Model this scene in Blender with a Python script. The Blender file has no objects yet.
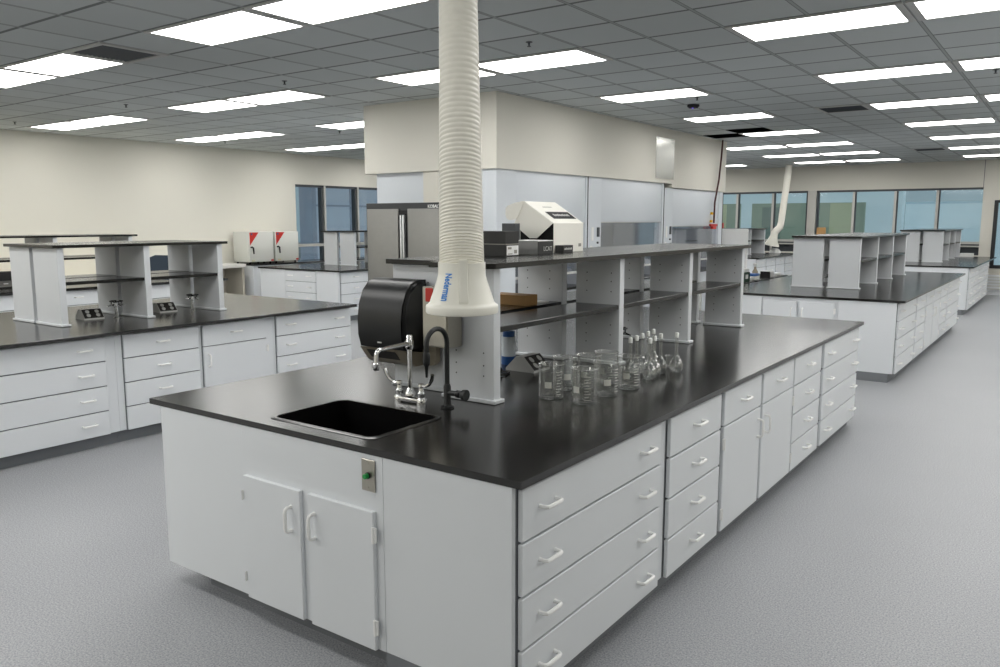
import bpy, bmesh, math, random
from mathutils import Vector, Matrix, Quaternion
random.seed(7)
R = math.radians
SC = bpy.context.scene
COL = SC.collection
T = 0.6096                    # ceiling module
GX, GY, H = -0.8442, 3.9147, 3.2022
TOP, UND = 0.914, 0.887       # worktop top / underside

# ------------------------------------------------------------------ materials
def lin(c):
    return tuple(((v/255)/12.92 if v/255 <= .04045 else ((v/255+.055)/1.055)**2.4) for v in c)

MATS = {}
def mat(name, rgb, rough=.5, metal=0., noise=.03, nscale=30., bump=0., spec=.5, emit=0., trans=0., ior=1.45, coat=0.):
    if name in MATS: return MATS[name]
    m = bpy.data.materials.new(name); m.use_nodes = True
    nt = m.node_tree; b = nt.nodes['Principled BSDF']
    c = lin(rgb)
    b.inputs['Roughness'].default_value = rough
    b.inputs['Metallic'].default_value = metal
    b.inputs['Specular IOR Level'].default_value = spec
    b.inputs['IOR'].default_value = ior
    b.inputs['Transmission Weight'].default_value = trans
    b.inputs['Coat Weight'].default_value = coat
    tc = nt.nodes.new('ShaderNodeTexCoord')
    n = nt.nodes.new('ShaderNodeTexNoise'); n.inputs['Scale'].default_value = nscale; n.inputs['Detail'].default_value = 4
    nt.links.new(tc.outputs['Object'], n.inputs['Vector'])
    mx = nt.nodes.new('ShaderNodeMix'); mx.data_type = 'RGBA'
    mx.inputs['A'].default_value = tuple(max(0, v*(1-noise)) for v in c)+(1,)
    mx.inputs['B'].default_value = tuple(min(1, v*(1+noise)) for v in c)+(1,)
    nt.links.new(n.outputs['Fac'], mx.inputs['Factor'])
    nt.links.new(mx.outputs['Result'], b.inputs['Base Color'])
    if emit:
        b.inputs['Emission Color'].default_value = c+(1,); b.inputs['Emission Strength'].default_value = emit
    if bump:
        bp = nt.nodes.new('ShaderNodeBump'); bp.inputs['Strength'].default_value = bump; bp.inputs['Distance'].default_value = .002
        nt.links.new(n.outputs['Fac'], bp.inputs['Height']); nt.links.new(bp.outputs['Normal'], b.inputs['Normal'])
    MATS[name] = m
    return m

WHITE = mat('white_enamel', (221, 224, 227), .42, noise=.012, nscale=3)
WHITE_R = mat('white_rack_panel', (214, 217, 220), .4, noise=.012, nscale=3)
HANDLE = mat('white_handle', (240, 240, 238), .3)
GAP_SHADE = mat('painted_gap_shade', (120, 123, 128), .7)
TOE = mat('toe_kick_grey', (120, 123, 127), .6)
EPOXY = mat('black_epoxy', (25, 24, 22), .2, noise=.12, nscale=5, spec=.5, ior=1.6)
EPOXYS = mat('black_epoxy_shelf', (14, 14, 13), .22, noise=.1, nscale=6, ior=1.48)
SINKM = mat('black_sink', (2, 2, 2), .9, spec=.1)
CHROME = mat('chrome', (225, 225, 225), .12, 1.)
STEEL = mat('brushed_steel', (176, 172, 162), .36, 1., noise=.06, nscale=60)
STEELD = mat('grey_steel_door', (138, 137, 133), .42, .55, noise=.05, nscale=20)
BLACKP = mat('black_plastic', (13, 15, 16), .34)
BLACKM = mat('black_matte', (24, 24, 25), .6)
BLACKR = mat('black_powder_coat', (34, 36, 37), .4)
BEIGE = mat('taupe_plastic', (150, 142, 126), .35)
CREAMP = mat('cream_plastic', (240, 238, 227), .35, noise=.01)
DUCT = mat('cream_duct', (236, 233, 222), .5, noise=.04, nscale=40)
BLUE = mat('blue_print', (52, 132, 212), .5)
GREEN = mat('green_button', (30, 150, 70), .35)
RED = mat('red_plastic', (190, 44, 34), .4)
YELLOW = mat('yellow_plastic', (226, 176, 30), .4)
CARD = mat('cardboard', (164, 128, 82), .8, noise=.08, nscale=20)
CARTON = mat('white_carton', (244, 242, 233), .6, noise=.01)
CARTIN = mat('dark_carton', (46, 46, 45), .55, noise=.05)
CARTGR = mat('grey_carton', (186, 186, 184), .55)
PAPER = mat('paper_white', (238, 238, 236), .7)
INK = mat('dark_ink', (40, 40, 42), .7)
GINK = mat('grey_ink', (150, 148, 140), .7)
LGREY = mat('light_grey_metal', (205, 206, 202), .45)
DGREY = mat('dark_grey', (70, 74, 78), .5)
NAVY = mat('navy_fabric', (52, 62, 74), .8, noise=.1, nscale=80)
HOODW = mat('fume_hood_white', (214, 219, 224), .4, noise=.012, nscale=2)
HOODIN = mat('fume_hood_liner', (150, 153, 158), .6, noise=.04)
LAMPW = mat('lamp_frame_white', (196, 196, 194), .5)
OUTG = mat('outdoor_ground', (150, 152, 150), .9)
FAC_G = mat('facade_green_grey', (100, 118, 108), .7, noise=.15, nscale=.8, emit=.8)  # facades glow on their own; the emission imitates daylight on them
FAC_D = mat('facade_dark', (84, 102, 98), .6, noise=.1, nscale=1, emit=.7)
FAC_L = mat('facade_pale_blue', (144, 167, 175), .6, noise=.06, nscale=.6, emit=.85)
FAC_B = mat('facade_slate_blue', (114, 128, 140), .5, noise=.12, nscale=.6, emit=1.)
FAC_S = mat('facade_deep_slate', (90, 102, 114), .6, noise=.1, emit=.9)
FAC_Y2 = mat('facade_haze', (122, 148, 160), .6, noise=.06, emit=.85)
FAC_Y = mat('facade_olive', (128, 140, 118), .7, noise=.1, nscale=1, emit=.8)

def lens_mat():
    m = bpy.data.materials.new('lamp_lens'); m.use_nodes = True
    nt = m.node_tree; nt.nodes.clear()
    o = nt.nodes.new('ShaderNodeOutputMaterial'); e = nt.nodes.new('ShaderNodeEmission')
    tc = nt.nodes.new('ShaderNodeTexCoord'); n = nt.nodes.new('ShaderNodeTexNoise'); n.inputs['Scale'].default_value = 60
    nt.links.new(tc.outputs['Object'], n.inputs['Vector'])
    mr = nt.nodes.new('ShaderNodeMapRange'); mr.inputs['To Min'].default_value = LAMP*.97; mr.inputs['To Max'].default_value = LAMP*1.03
    nt.links.new(n.outputs['Fac'], mr.inputs['Value']); nt.links.new(mr.outputs['Result'], e.inputs['Strength'])
    e.inputs['Color'].default_value = (1, .99, .965, 1)
    nt.links.new(e.outputs['Emission'], o.inputs['Surface'])
    return m
LAMP = 9.6
LENS = lens_mat()

def glass_mat(name, tint, rough=0., thin=False, refl=.04, edge=.9):
    m = bpy.data.materials.new(name); m.use_nodes = True
    nt = m.node_tree; nt.nodes.clear()
    o = nt.nodes.new('ShaderNodeOutputMaterial')
    tc = nt.nodes.new('ShaderNodeTexCoord'); n = nt.nodes.new('ShaderNodeTexNoise'); n.inputs['Scale'].default_value = 2
    nt.links.new(tc.outputs['Object'], n.inputs['Vector'])
    mx = nt.nodes.new('ShaderNodeMix'); mx.data_type = 'RGBA'
    mx.inputs['A'].default_value = tuple(v*.97 for v in tint)+(1,); mx.inputs['B'].default_value = tint+(1,)
    nt.links.new(n.outputs['Fac'], mx.inputs['Factor'])
    if thin:
        a = nt.nodes.new('ShaderNodeBsdfTransparent'); g = nt.nodes.new('ShaderNodeBsdfGlossy')
        g.inputs['Roughness'].default_value = .05
        ge = nt.nodes.new('ShaderNodeNewGeometry'); dt = nt.nodes.new('ShaderNodeVectorMath'); dt.operation = 'DOT_PRODUCT'
        nt.links.new(ge.outputs['Normal'], dt.inputs[0]); nt.links.new(ge.outputs['Incoming'], dt.inputs[1])
        ab = nt.nodes.new('ShaderNodeMath'); ab.operation = 'ABSOLUTE'; nt.links.new(dt.outputs['Value'], ab.inputs[0])
        om = nt.nodes.new('ShaderNodeMath'); om.operation = 'SUBTRACT'; om.inputs[0].default_value = 1; nt.links.new(ab.outputs[0], om.inputs[1])
        pw = nt.nodes.new('ShaderNodeMath'); pw.operation = 'POWER'; pw.inputs[1].default_value = 2.8; nt.links.new(om.outputs[0], pw.inputs[0])
        f = nt.nodes.new('ShaderNodeMath'); f.operation = 'MULTIPLY_ADD'; f.inputs[1].default_value = edge-refl; f.inputs[2].default_value = refl; nt.links.new(pw.outputs[0], f.inputs[0])
        s = nt.nodes.new('ShaderNodeMixShader')
        nt.links.new(mx.outputs['Result'], a.inputs['Color'])
        nt.links.new(f.outputs[0], s.inputs['Fac']); nt.links.new(a.outputs['BSDF'], s.inputs[1]); nt.links.new(g.outputs['BSDF'], s.inputs[2])
        nt.links.new(s.outputs['Shader'], o.inputs['Surface'])
    else:
        g = nt.nodes.new('ShaderNodeBsdfGlass'); g.inputs['IOR'].default_value = 1.47; g.inputs['Roughness'].default_value = rough
        nt.links.new(mx.outputs['Result'], g.inputs['Color']); nt.links.new(g.outputs['BSDF'], o.inputs['Surface'])
    return m
GLASS = glass_mat('borosilicate_glass', (.985, .99, .985), thin=True, refl=.1, edge=1.)
PANE_FAR = glass_mat('far_window_glass', (.95, .955, .955), thin=True)
PANE_LEFT = glass_mat('left_window_glass', (.95, .955, .96), thin=True)
SASH = glass_mat('sash_glass', (.88, .9, .92), thin=True)

def ceiling_mat():
    m = bpy.data.materials.new('ceiling_tiles'); m.use_nodes = True
    nt = m.node_tree; b = nt.nodes['Principled BSDF']; b.inputs['Roughness'].default_value = .9; b.inputs['Specular IOR Level'].default_value = .1
    tc = nt.nodes.new('ShaderNodeTexCoord'); sx = nt.nodes.new('ShaderNodeSeparateXYZ'); nt.links.new(tc.outputs['Object'], sx.inputs[0])
    def M(op, a, bb=None):
        k = nt.nodes.new('ShaderNodeMath'); k.operation = op
        for i, v in enumerate((a, bb)):
            if v is None: continue
            if isinstance(v, (int, float)): k.inputs[i].default_value = v
            else: nt.links.new(v, k.inputs[i])
        return k.outputs[0]
    def line(out, g, w):
        f = M('FRACT', M('DIVIDE', M('SUBTRACT', out, g), T))
        return M('GREATER_THAN', M('ABSOLUTE', M('SUBTRACT', f, .5)), .5-w/2/T)
    lx = line(sx.outputs['X'], GX, .022); ly = line(sx.outputs['Y'], GY, .022)
    dx = line(sx.outputs['X'], GX, .034); dy = line(sx.outputs['Y'], GY, .034)
    n = nt.nodes.new('ShaderNodeTexNoise'); n.inputs['Scale'].default_value = 120; nt.links.new(tc.outputs['Object'], n.inputs['Vector'])
    # each tile slightly its own shade
    fx = M('FLOOR', M('DIVIDE', M('SUBTRACT', sx.outputs['X'], GX), T)); fy = M('FLOOR', M('DIVIDE', M('SUBTRACT', sx.outputs['Y'], GY), T))
    cb = nt.nodes.new('ShaderNodeCombineXYZ'); nt.links.new(fx, cb.inputs[0]); nt.links.new(fy, cb.inputs[1])
    wn = nt.nodes.new('ShaderNodeTexWhiteNoise'); nt.links.new(cb.outputs[0], wn.inputs['Vector'])
    val = M('ADD', M('ADD', 1-.08, M('MULTIPLY', wn.outputs['Value'], .1)), M('MULTIPLY', n.outputs['Fac'], .06))
    mx = nt.nodes.new('ShaderNodeMix'); mx.data_type = 'RGBA'; mx.blend_type = 'MULTIPLY'; mx.inputs['Factor'].default_value = 1
    mx.inputs['A'].default_value = CEIL+(1,)
    c2 = nt.nodes.new('ShaderNodeCombineColor'); [nt.links.new(val, c2.inputs[i]) for i in range(3)]
    nt.links.new(c2.outputs[0], mx.inputs['B'])
    m2 = nt.nodes.new('ShaderNodeMix'); m2.data_type = 'RGBA'; nt.links.new(M('MAXIMUM', dx, dy), m2.inputs['Factor'])
    nt.links.new(mx.outputs['Result'], m2.inputs['A']); m2.inputs['B'].default_value = tuple(v*.38 for v in CEIL)+(1,)  # shadow at the tile edges painted in as dark grid lines
    m3 = nt.nodes.new('ShaderNodeMix'); m3.data_type = 'RGBA'; nt.links.new(lx, m3.inputs['Factor'])
    nt.links.new(m2.outputs['Result'], m3.inputs['A']); m3.inputs['B'].default_value = tuple(v*.72 for v in CEIL)+(1,)
    nt.links.new(m3.outputs['Result'], b.inputs['Base Color'])
    return m
CEIL = (.60, .63, .63)
CEILM = ceiling_mat()

def floor_mat():
    m = bpy.data.materials.new('speckled_vinyl_floor'); m.use_nodes = True
    nt = m.node_tree; b = nt.nodes['Principled BSDF']; b.inputs['Roughness'].default_value = .38; b.inputs['Specular IOR Level'].default_value = .35
    tc = nt.nodes.new('ShaderNodeTexCoord')
    n1 = nt.nodes.new('ShaderNodeTexNoise'); n1.inputs['Scale'].default_value = 125; n1.inputs['Detail'].default_value = 6; n1.inputs['Roughness'].default_value = .7
    n2 = nt.nodes.new('ShaderNodeTexNoise'); n2.inputs['Scale'].default_value = .8; n2.inputs['Detail'].default_value = 3
    for n in (n1, n2): nt.links.new(tc.outputs['Object'], n.inputs['Vector'])
    r = nt.nodes.new('ShaderNodeValToRGB')
    r.color_ramp.elements[0].position = .33; r.color_ramp.elements[1].position = .68
    r.color_ramp.elements[0].color = lin((108, 111, 116))+(1,); r.color_ramp.elements[1].color = lin((184, 185, 187))+(1,)
    nt.links.new(n1.outputs['Fac'], r.inputs['Fac'])
    mr = nt.nodes.new('ShaderNodeMapRange'); mr.inputs['To Min'].default_value = .9; mr.inputs['To Max'].default_value = 1.1; nt.links.new(n2.outputs['Fac'], mr.inputs['Value'])
    mx = nt.nodes.new('ShaderNodeMix'); mx.data_type = 'RGBA'; mx.blend_type = 'MULTIPLY'; mx.inputs['Factor'].default_value = 1
    c2 = nt.nodes.new('ShaderNodeCombineColor'); [nt.links.new(mr.outputs[0], c2.inputs[i]) for i in range(3)]
    nt.links.new(r.outputs['Color'], mx.inputs['A']); nt.links.new(c2.outputs[0], mx.inputs['B'])
    nt.links.new(mx.outputs['Result'], b.inputs['Base Color'])
    bp = nt.nodes.new('ShaderNodeBump'); bp.inputs['Strength'].default_value = .06; bp.inputs['Distance'].default_value = .001
    nt.links.new(n1.outputs['Fac'], bp.inputs['Height']); nt.links.new(bp.outputs['Normal'], b.inputs['Normal'])
    return m
FLOORM = floor_mat()
WALLM = mat('cream_wall_paint', (222, 219, 208), .75, noise=.015, nscale=1.5, spec=.3)
WALLF = mat('grey_white_wall_paint', (205, 202, 192), .75, noise=.015, nscale=1.5, spec=.3)
SOFFM = mat('soffit_paint', (222, 219, 209), .7, noise=.012, nscale=1.5, spec=.3)
BASEM = mat('rubber_baseboard', (96, 98, 102), .6)
MULL = mat('aluminium_mullion', (190, 188, 182), .45, .3)
MULLD = mat('dark_mullion', (60, 64, 68), .45)
DARKV = mat('plenum_black', (14, 14, 15), .9)

# ------------------------------------------------------------------ geometry helpers
def box(bm, x0, x1, y0, y1, z0, z1, bev=0., m=0):
    r = bmesh.ops.create_cube(bm, size=1)
    vs = r['verts']
    for v in vs:
        v.co = Vector((x0+(v.co.x+.5)*(x1-x0), y0+(v.co.y+.5)*(y1-y0), z0+(v.co.z+.5)*(z1-z0)))
    fs = list({f for v in vs for f in v.link_faces})
    for f in fs: f.material_index = m
    if bev:
        es = list({e for v in vs for e in v.link_edges})
        bmesh.ops.bevel(bm, geom=es, offset=bev, segments=1 if bev < .004 else 2, affect='EDGES', profile=.5, material=-1)
    return bm

def prism(bm, pts, axis, a, b, m=0):
    """extrude a 2-D polygon along an axis; pts are the two other coordinates in x,y,z order"""
    def P(p, t):
        return Vector((t, p[0], p[1])) if axis == 0 else Vector((p[0], t, p[1])) if axis == 1 else Vector((p[0], p[1], t))
    A = [bm.verts.new(P(p, a)) for p in pts]; B = [bm.verts.new(P(p, b)) for p in pts]
    n = len(pts); fs = []
    for i in range(n):
        j = (i+1) % n; fs.append(bm.faces.new((A[i], A[j], B[j], B[i])))
    fs.append(bm.faces.new(A[::-1])); fs.append(bm.faces.new(B))
    for f in fs: f.material_index = m
    bmesh.ops.recalc_face_normals(bm, faces=fs)
    return bm

def tube(bm, path, rad, seg=10, m=0, cap=True):
    path = [Vector(p) for p in path]; n = len(path)
    rad = [rad]*n if isinstance(rad, (int, float)) else rad
    tans = []
    for i in range(n):
        a = path[max(i-1, 0)]; b = path[min(i+1, n-1)]; tans.append((b-a).normalized())
    t = tans[0]; u = t.cross(Vector((0, 0, 1)))
    if u.length < 1e-3: u = t.cross(Vector((1, 0, 0)))
    u.normalize(); rings = []
    for i in range(n):
        if i:
            q = tans[i-1].rotation_difference(tans[i]); u = q @ u
        w = tans[i].cross(u).normalized(); uu = w.cross(tans[i]).normalized()
        rings.append([bm.verts.new(path[i]+(uu*math.cos(2*math.pi*k/seg)+w*math.sin(2*math.pi*k/seg))*rad[i]) for k in range(seg)])
    fs = []
    for a, b in zip(rings, rings[1:]):
        for k in range(seg):
            fs.append(bm.faces.new((a[k], a[(k+1) % seg], b[(k+1) % seg], b[k])))
    if cap:
        fs.append(bm.faces.new(rings[0][::-1])); fs.append(bm.faces.new(rings[-1]))
    for f in fs: f.material_index = m
    bmesh.ops.recalc_face_normals(bm, faces=fs)
    return bm

def lathe(bm, prof, seg=24, at=(0, 0, 0), mtx=None, m=0, closed=False):
    at = Vector(at); rings = []
    for r, z in prof:
        if r < 1e-6: rings.append([bm.verts.new(Vector((0, 0, z)))])
        else: rings.append([bm.verts.new(Vector((r*math.cos(2*math.pi*k/seg), r*math.sin(2*math.pi*k/seg), z))) for k in range(seg)])
    allv = [v for rr in rings for v in rr]; fs = []
    pairs = list(zip(rings, rings[1:]))
    if closed: pairs.append((rings[-1], rings[0]))
    for a, b in pairs:
        for k in range(seg):
            k2 = (k+1) % seg
            q = [a[0]] if len(a) == 1 else [a[k], a[k2]]
            q2 = [b[0]] if len(b) == 1 else [b[k2], b[k]]
            if len(q)+len(q2) >= 3: fs.append(bm.faces.new(q+q2))
    if not closed:
        if len(rings[0]) > 1: fs.append(bm.faces.new(rings[0][::-1]))
        if len(rings[-1]) > 1: fs.append(bm.faces.new(rings[-1]))
    for f in fs: f.material_index = m
    bmesh.ops.recalc_face_normals(bm, faces=fs)
    for v in allv: v.co = (mtx @ v.co if mtx else v.co)+at
    return bm

def arc(c, r, a0, a1, n, plane='yz', fixed=0.):
    out = []
    for i in range(n+1):
        a = R(a0+(a1-a0)*i/n); p, q = c[0]+r*math.cos(a), c[1]+r*math.sin(a)
        out.append((fixed, p, q) if plane == 'yz' else (p, fixed, q) if plane == 'xz' else (p, q, fixed))
    return out

def mesh(name, bm, mats, ang=35):
    me = bpy.data.meshes.new(name); bm.to_mesh(me); bm.free()
    for mm in (mats if isinstance(mats, (list, tuple)) else [mats]): me.materials.append(mm)
    for p in me.polygons: p.use_smooth = True
    me.set_sharp_from_angle(angle=R(ang))
    return me

def link(name, me, parent=None, loc=(0, 0, 0), rot=(0, 0, 0)):
    o = bpy.data.objects.new(name, me); COL.objects.link(o)
    o.location = loc; o.rotation_euler = rot
    if parent: o.parent = parent
    return o

def obj(name, bm, mats, parent=None, loc=(0, 0, 0), rot=(0, 0, 0), ang=35):
    return link(name, mesh(name, bm, mats, ang), parent, loc, rot)

def tag(o, label, cat, group=None):
    o['label'] = label; o['category'] = cat
    if group: o['group'] = group
    return o

def thing(name, label, cat, loc=(0, 0, 0), rz=0, group=None):
    o = bpy.data.objects.new(name, None); COL.objects.link(o); o.empty_display_size = .1
    o.location = loc; o.rotation_euler = (0, 0, rz)
    return tag(o, label, cat, group)

def struct(name, bm, mats, parent=None, ang=35):
    o = obj(name, bm, mats, parent, ang=ang)
    if not parent: o['kind'] = 'structure'
    return o

def dup(root, loc, rz=None, label=None, group=None):
    def cp(o, par):
        c = o.copy(); COL.objects.link(c)
        if par: c.parent = par
        for ch in list(o.children): cp(ch, c)
        return c
    r = cp(root, None); r.location = loc
    if rz is not None: r.rotation_euler = (0, 0, rz)
    if label: r['label'] = label
    if group: r['group'] = group
    return r

def text_mesh(body, size, name='lettering', extrude=0.0005, bold=0.):
    cu = bpy.data.curves.new(name, 'FONT'); cu.body = body; cu.size = size; cu.align_x = 'CENTER'; cu.align_y = 'CENTER'
    cu.extrude = extrude; cu.offset = bold; cu.resolution_u = 4
    o = bpy.data.objects.new(name, cu); COL.objects.link(o)
    dg = bpy.context.evaluated_depsgraph_get(); dg.update()
    me = bpy.data.meshes.new_from_object(o.evaluated_get(dg))
    bpy.data.objects.remove(o); bpy.data.curves.remove(cu)
    me.materials.clear()
    return me

B = bmesh.new

# ------------------------------------------------------------------ camera
def make_camera():
    yaw, pitch, roll, f = .6208, .1397, -.0003, 803.03
    c = bpy.data.cameras.new('camera'); c.sensor_width = 36; c.lens = f*36/1000; c.clip_start = .05; c.clip_end = 200
    c.sensor_fit = 'HORIZONTAL'
    o = bpy.data.objects.new('camera', c); COL.objects.link(o)
    fw = Vector((-math.sin(yaw)*math.cos(pitch), math.cos(yaw)*math.cos(pitch), -math.sin(pitch)))
    r = Vector((math.cos(yaw), math.sin(yaw), 0)); u = r.cross(fw)
    r2 = r*math.cos(roll)+u*math.sin(roll); u2 = -r*math.sin(roll)+u*math.cos(roll)
    mt = Matrix(((r2.x, u2.x, -fw.x), (r2.y, u2.y, -fw.y), (r2.z, u2.z, -fw.z)))
    o.matrix_world = Matrix.Translation((1.436, -2.1294, 1.7732)) @ mt.to_4x4()
    SC.camera = o
    return Vector((1.436, -2.1294, 1.7732)), r2, u2, fw, f
CAM, CR, CU, CF, FPX = make_camera()
def px(p):
    d = Vector(p)-CAM; z = d.dot(CF)
    return (500+FPX*d.dot(CR)/z, 333.5-FPX*d.dot(CU)/z, z)

# ------------------------------------------------------------------ room shell
XL, XR, YN, YF = -12.52, 6.4, -6.6, 20.5
bm = B(); box(bm, XL-.2, XR+.2, YN-.2, YF+.2, -.15, 0); struct('floor', bm, FLOORM)

MISSING = {(-4, 11), (-5, 12)}
CX0, CX1, CY0, CY1 = -6.03, -3.96, 5.35, 12.6     # central core
bm = B()
i0, i1 = math.floor((XL-GX)/T), math.ceil((XR-GX)/T); j0, j1 = math.floor((YN-GY)/T), math.ceil((YF-GY)/T)
vv = {}
def cv(i, j):
    if (i, j) not in vv:
        vv[(i, j)] = bm.verts.new((min(max(GX+i*T, XL), XR), min(max(GY+j*T, YN), YF), H))
    return vv[(i, j)]
for i in range(i0, i1):
    for j in range(j0, j1):
        if (i, j) in MISSING: continue
        try: bm.faces.new((cv(i, j), cv(i, j+1), cv(i+1, j+1), cv(i+1, j)))
        except ValueError: pass
struct('ceiling', bm, CEILM)
bm = B()
box(bm, -4.2, -2.4, 10.3, 12.1, H+.5, H+.52)
for a in (-4.2, -2.4): box(bm, a-.01, a+.01, 10.3, 12.1, H+.01, H+.5)
for a in (10.3, 12.1): box(bm, -4.2, -2.4, a-.01, a+.01, H+.01, H+.5)
struct('trim_ceiling_plenum', bm, DARKV)

# left wall with its window opening
WY0, WY1, WZ0, WZ1 = 9.72, 15.2, .35, 2.56
bm = B()
box(bm, XL-.2, XL, YN-.2, WY0, 0, H+.02); box(bm, XL-.2, XL, WY1, YF+.2, 0, H+.02)
box(bm, XL-.2, XL, WY0, WY1, WZ1, H+.02); box(bm, XL-.2, XL, WY0, WY1, 0, WZ0)
struct('wall_left', bm, WALLM)
# far wall with its window and its glazed door
FX0, FX1, FZ0, FZ1 = -9.2, -.5, .93, 2.56
DX0, DX1, DZ0, DZ1 = -.25, 1.6, .63, 2.25
bm = B()
box(bm, XL-.2, FX0, YF, YF+.2, 0, H+.02); box(bm, FX0, FX1, YF, YF+.2, FZ1, H+.02); box(bm, FX0, FX1, YF, YF+.2, 0, FZ0)
box(bm, FX1, DX0, YF, YF+.2, 0, H+.02); box(bm, DX0, DX1, YF, YF+.2, DZ1, H+.02); box(bm, DX0, DX1, YF, YF+.2, 0, DZ0); box(bm, DX1, XR+.2, YF, YF+.2, 0, H+.02)
struct('wall_far', bm, WALLF)
bm = B(); box(bm, FX1-.012, FX1, YF-.006, YF, FZ1, H); struct('trim_1', bm, BASEM)
bm = B(); box(bm, XR, XR+.2, YN, YF, 0, H+.02); struct('wall_right', bm, WALLM)
bm = B(); box(bm, XL-.2, XR+.2, YN-.2, YN, 0, H+.02); struct('wall_near', bm, WALLM)
bm = B(); box(bm, XL, XL+.012, YN, WY0, 0, .1); struct('baseboard_left', bm, BASEM)
bm = B(); box(bm, FX1, DX0, YF-.012, YF, 0, .1); struct('baseboard_far', bm, BASEM)

# windows
def frame_bar(bm, a0, a1, z0, z1, axis, c0, c1):
    if axis == 'y': box(bm, c0, c1, a0, a1, z0, z1)
    else: box(bm, a0, a1, c0, c1, z0, z1)
bm = B()
for y, w in ((10.56, .05), (11.6, .05), (12.7, .05), (13.9, .05)):
    box(bm, XL-.12, XL-.02, y-w/2+.03, y+w/2+.03, WZ0, WZ1)
box(bm, XL-.12, XL-.02, WY0, WY1, 1.2, 1.26); box(bm, XL-.12, XL-.02, WY0, WY1, WZ0, WZ0+.06)
w1 = struct('window_1', bm, MULL)
bm = B()
for y in (WY0+.02, 10.52, 11.56, 12.66, 13.86): box(bm, XL-.14, XL-.03, y-.035, y+.005, WZ0, WZ1)
box(bm, XL-.14, XL-.03, WY0, WY1, WZ1-.05, WZ1)
obj('dark_frame', bm, MULLD, w1)
bm = B(); box(bm, XL-.1, XL-.094, WY0, WY1, WZ0, WZ1); obj('pane', bm, PANE_LEFT, w1)

bm = B()
MX = (-8.3, -7.4, -6.5, -5.5, -3.41, -2.42, -1.47)
for x in MX: box(bm, x-.03, x+.03, YF+.02, YF+.12, FZ0, FZ1)
box(bm, -4.56, -4.34, YF-.02, YF+.14, FZ0, FZ1)
box(bm, FX0, FX1, YF+.02, YF+.13, 1.2, 1.26); box(bm, FX0, FX1, YF-.05, YF+.13, 1.13, 1.165)
w2 = struct('window_2', bm, MULL)
bm = B()
box(bm, FX0, FX1, YF+.0, YF+.1, FZ1-.05, FZ1)
for x in MX: box(bm, x+.03, x+.055, YF+.03, YF+.12, FZ0, FZ1)
for x in (-4.3, -4.585): box(bm, x-.02, x+.02, YF+.02, YF+.12, FZ0, FZ1)
box(bm, FX0, FX1, YF+.06, YF+.13, FZ0, 1.13); box(bm, FX0, FX1, YF+.01, YF+.1, 1.165, 1.2)
obj('dark_frame', bm, MULLD, w2)
bm = B(); box(bm, FX0, FX1, YF+.07, YF+.076, 1.2, FZ1); obj('pane', bm, PANE_FAR, w2)

bm = B()
for x in (DX0, .58, DX1-.08): box(bm, x, x+.08, YF-.02, YF+.12, DZ0, DZ1)
for x, xx in ((DX0+.08, .58), (.66, DX1-.08)):
    box(bm, x, xx, YF-.02, YF+.12, DZ1-.06, DZ1); box(bm, x, xx, YF-.02, YF+.12, DZ0, DZ0+.08)
w3 = struct('window_3', bm, BLACKR)
bm = B(); box(bm, DX0, DX1, YF+.03, YF+.04, DZ0, DZ1); obj('pane', bm, PANE_FAR, w3)

# central core: soffit and wall below it
bm = B()
box(bm, CX0, CX1, CY0, 10.18, 2.36, H+.01); box(bm, CX0, CX1, 10.18, CY1, 2.30, H+.01)
struct('trim_soffit', bm, SOFFM)
bm = B()
box(bm, CX0+.15, -4.95, CY0+.06, CY1-.06, 0, 2.36)
struct('wall_core', bm, HOODW)
bm = B(); box(bm, -5.07, -4.83, CY0+.02, CY0+.3, 0, 2.36); struct('trim_column', bm, SOFFM)

# ------------------------------------------------------------------ outside
bm = B(); box(bm, -60, 40, 20.9, 70, -.5, -.3); struct('trim_ground_outside', bm, OUTG)
def facade(name, label, y, pieces):
    t = thing(name, label, 'building', (pieces[0][1][0], y, -.3))
    for nm, r, mm in pieces:
        bm = B(); box(bm, r[0]-pieces[0][1][0], r[1]-pieces[0][1][0], r[4], r[5], r[2]+.3, r[3]+.3); obj(nm, bm, mm, t)
    return t
facade('office_building', 'pale blue neighbouring building with green grey glazing beyond the far window', 24.5, [
    ('wall', (-16, -2.9, -.3, 5.4, 0, .5), FAC_L),
    ('window', (-10.4, -7.75, -.3, 2.32, -.12, 0), FAC_G), ('window', (-7.35, -5.6, -.3, 2.32, -.12, 0), FAC_G),
    ('window', (-5.25, -3.9, -.3, 2.32, -.12, 0), FAC_G), ('window', (-8.9, -8.2, .3, 2.3, -.16, -.1), FAC_Y),
    ('window', (-7.0, -6.4, .3, 2.2, -.16, -.1), FAC_D), ('window', (-9.9, -9.2, .3, 2.2, -.16, -.1), FAC_D),
    ('window', (-4.9, -4.2, .4, 2.3, -.16, -.1), FAC_Y), ('ledge', (-16, -2.9, .7, .85, -.2, 0), FAC_D)])
facade('glass_annex', 'pale hazy blue annex seen through the right end of the far window', 27., [
    ('wall', (-3.2, 9, -.3, 2.3, 0, .5), FAC_L), ('ledge', (-3.2, 9, 2.3, 2.36, -.1, .5), FAC_Y2), ('window', (-2.6, -1.0, .6, 1.9, -.06, 0), FAC_L), ('window', (.4, 2.2, .6, 1.9, -.06, 0), FAC_L)])
t = thing('office_building', 'slate blue glazed building wing outside the left window', 'building', (-15.2, 8, -.3))
bm = B(); box(bm, -.4, 0, 4.6, 14, 0, 6); obj('wall', bm, FAC_B, t)
for y in (5.9, 7.6, 9.2): 
    bm = B(); box(bm, 0, .06, y, y+.05, 0, 6); obj('mullion', bm, FAC_S, t)
for z in (1.45, 2.45):
    bm = B(); box(bm, 0, .05, 4.6, 14, z, z+.05); obj('transom', bm, FAC_S, t)
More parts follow.
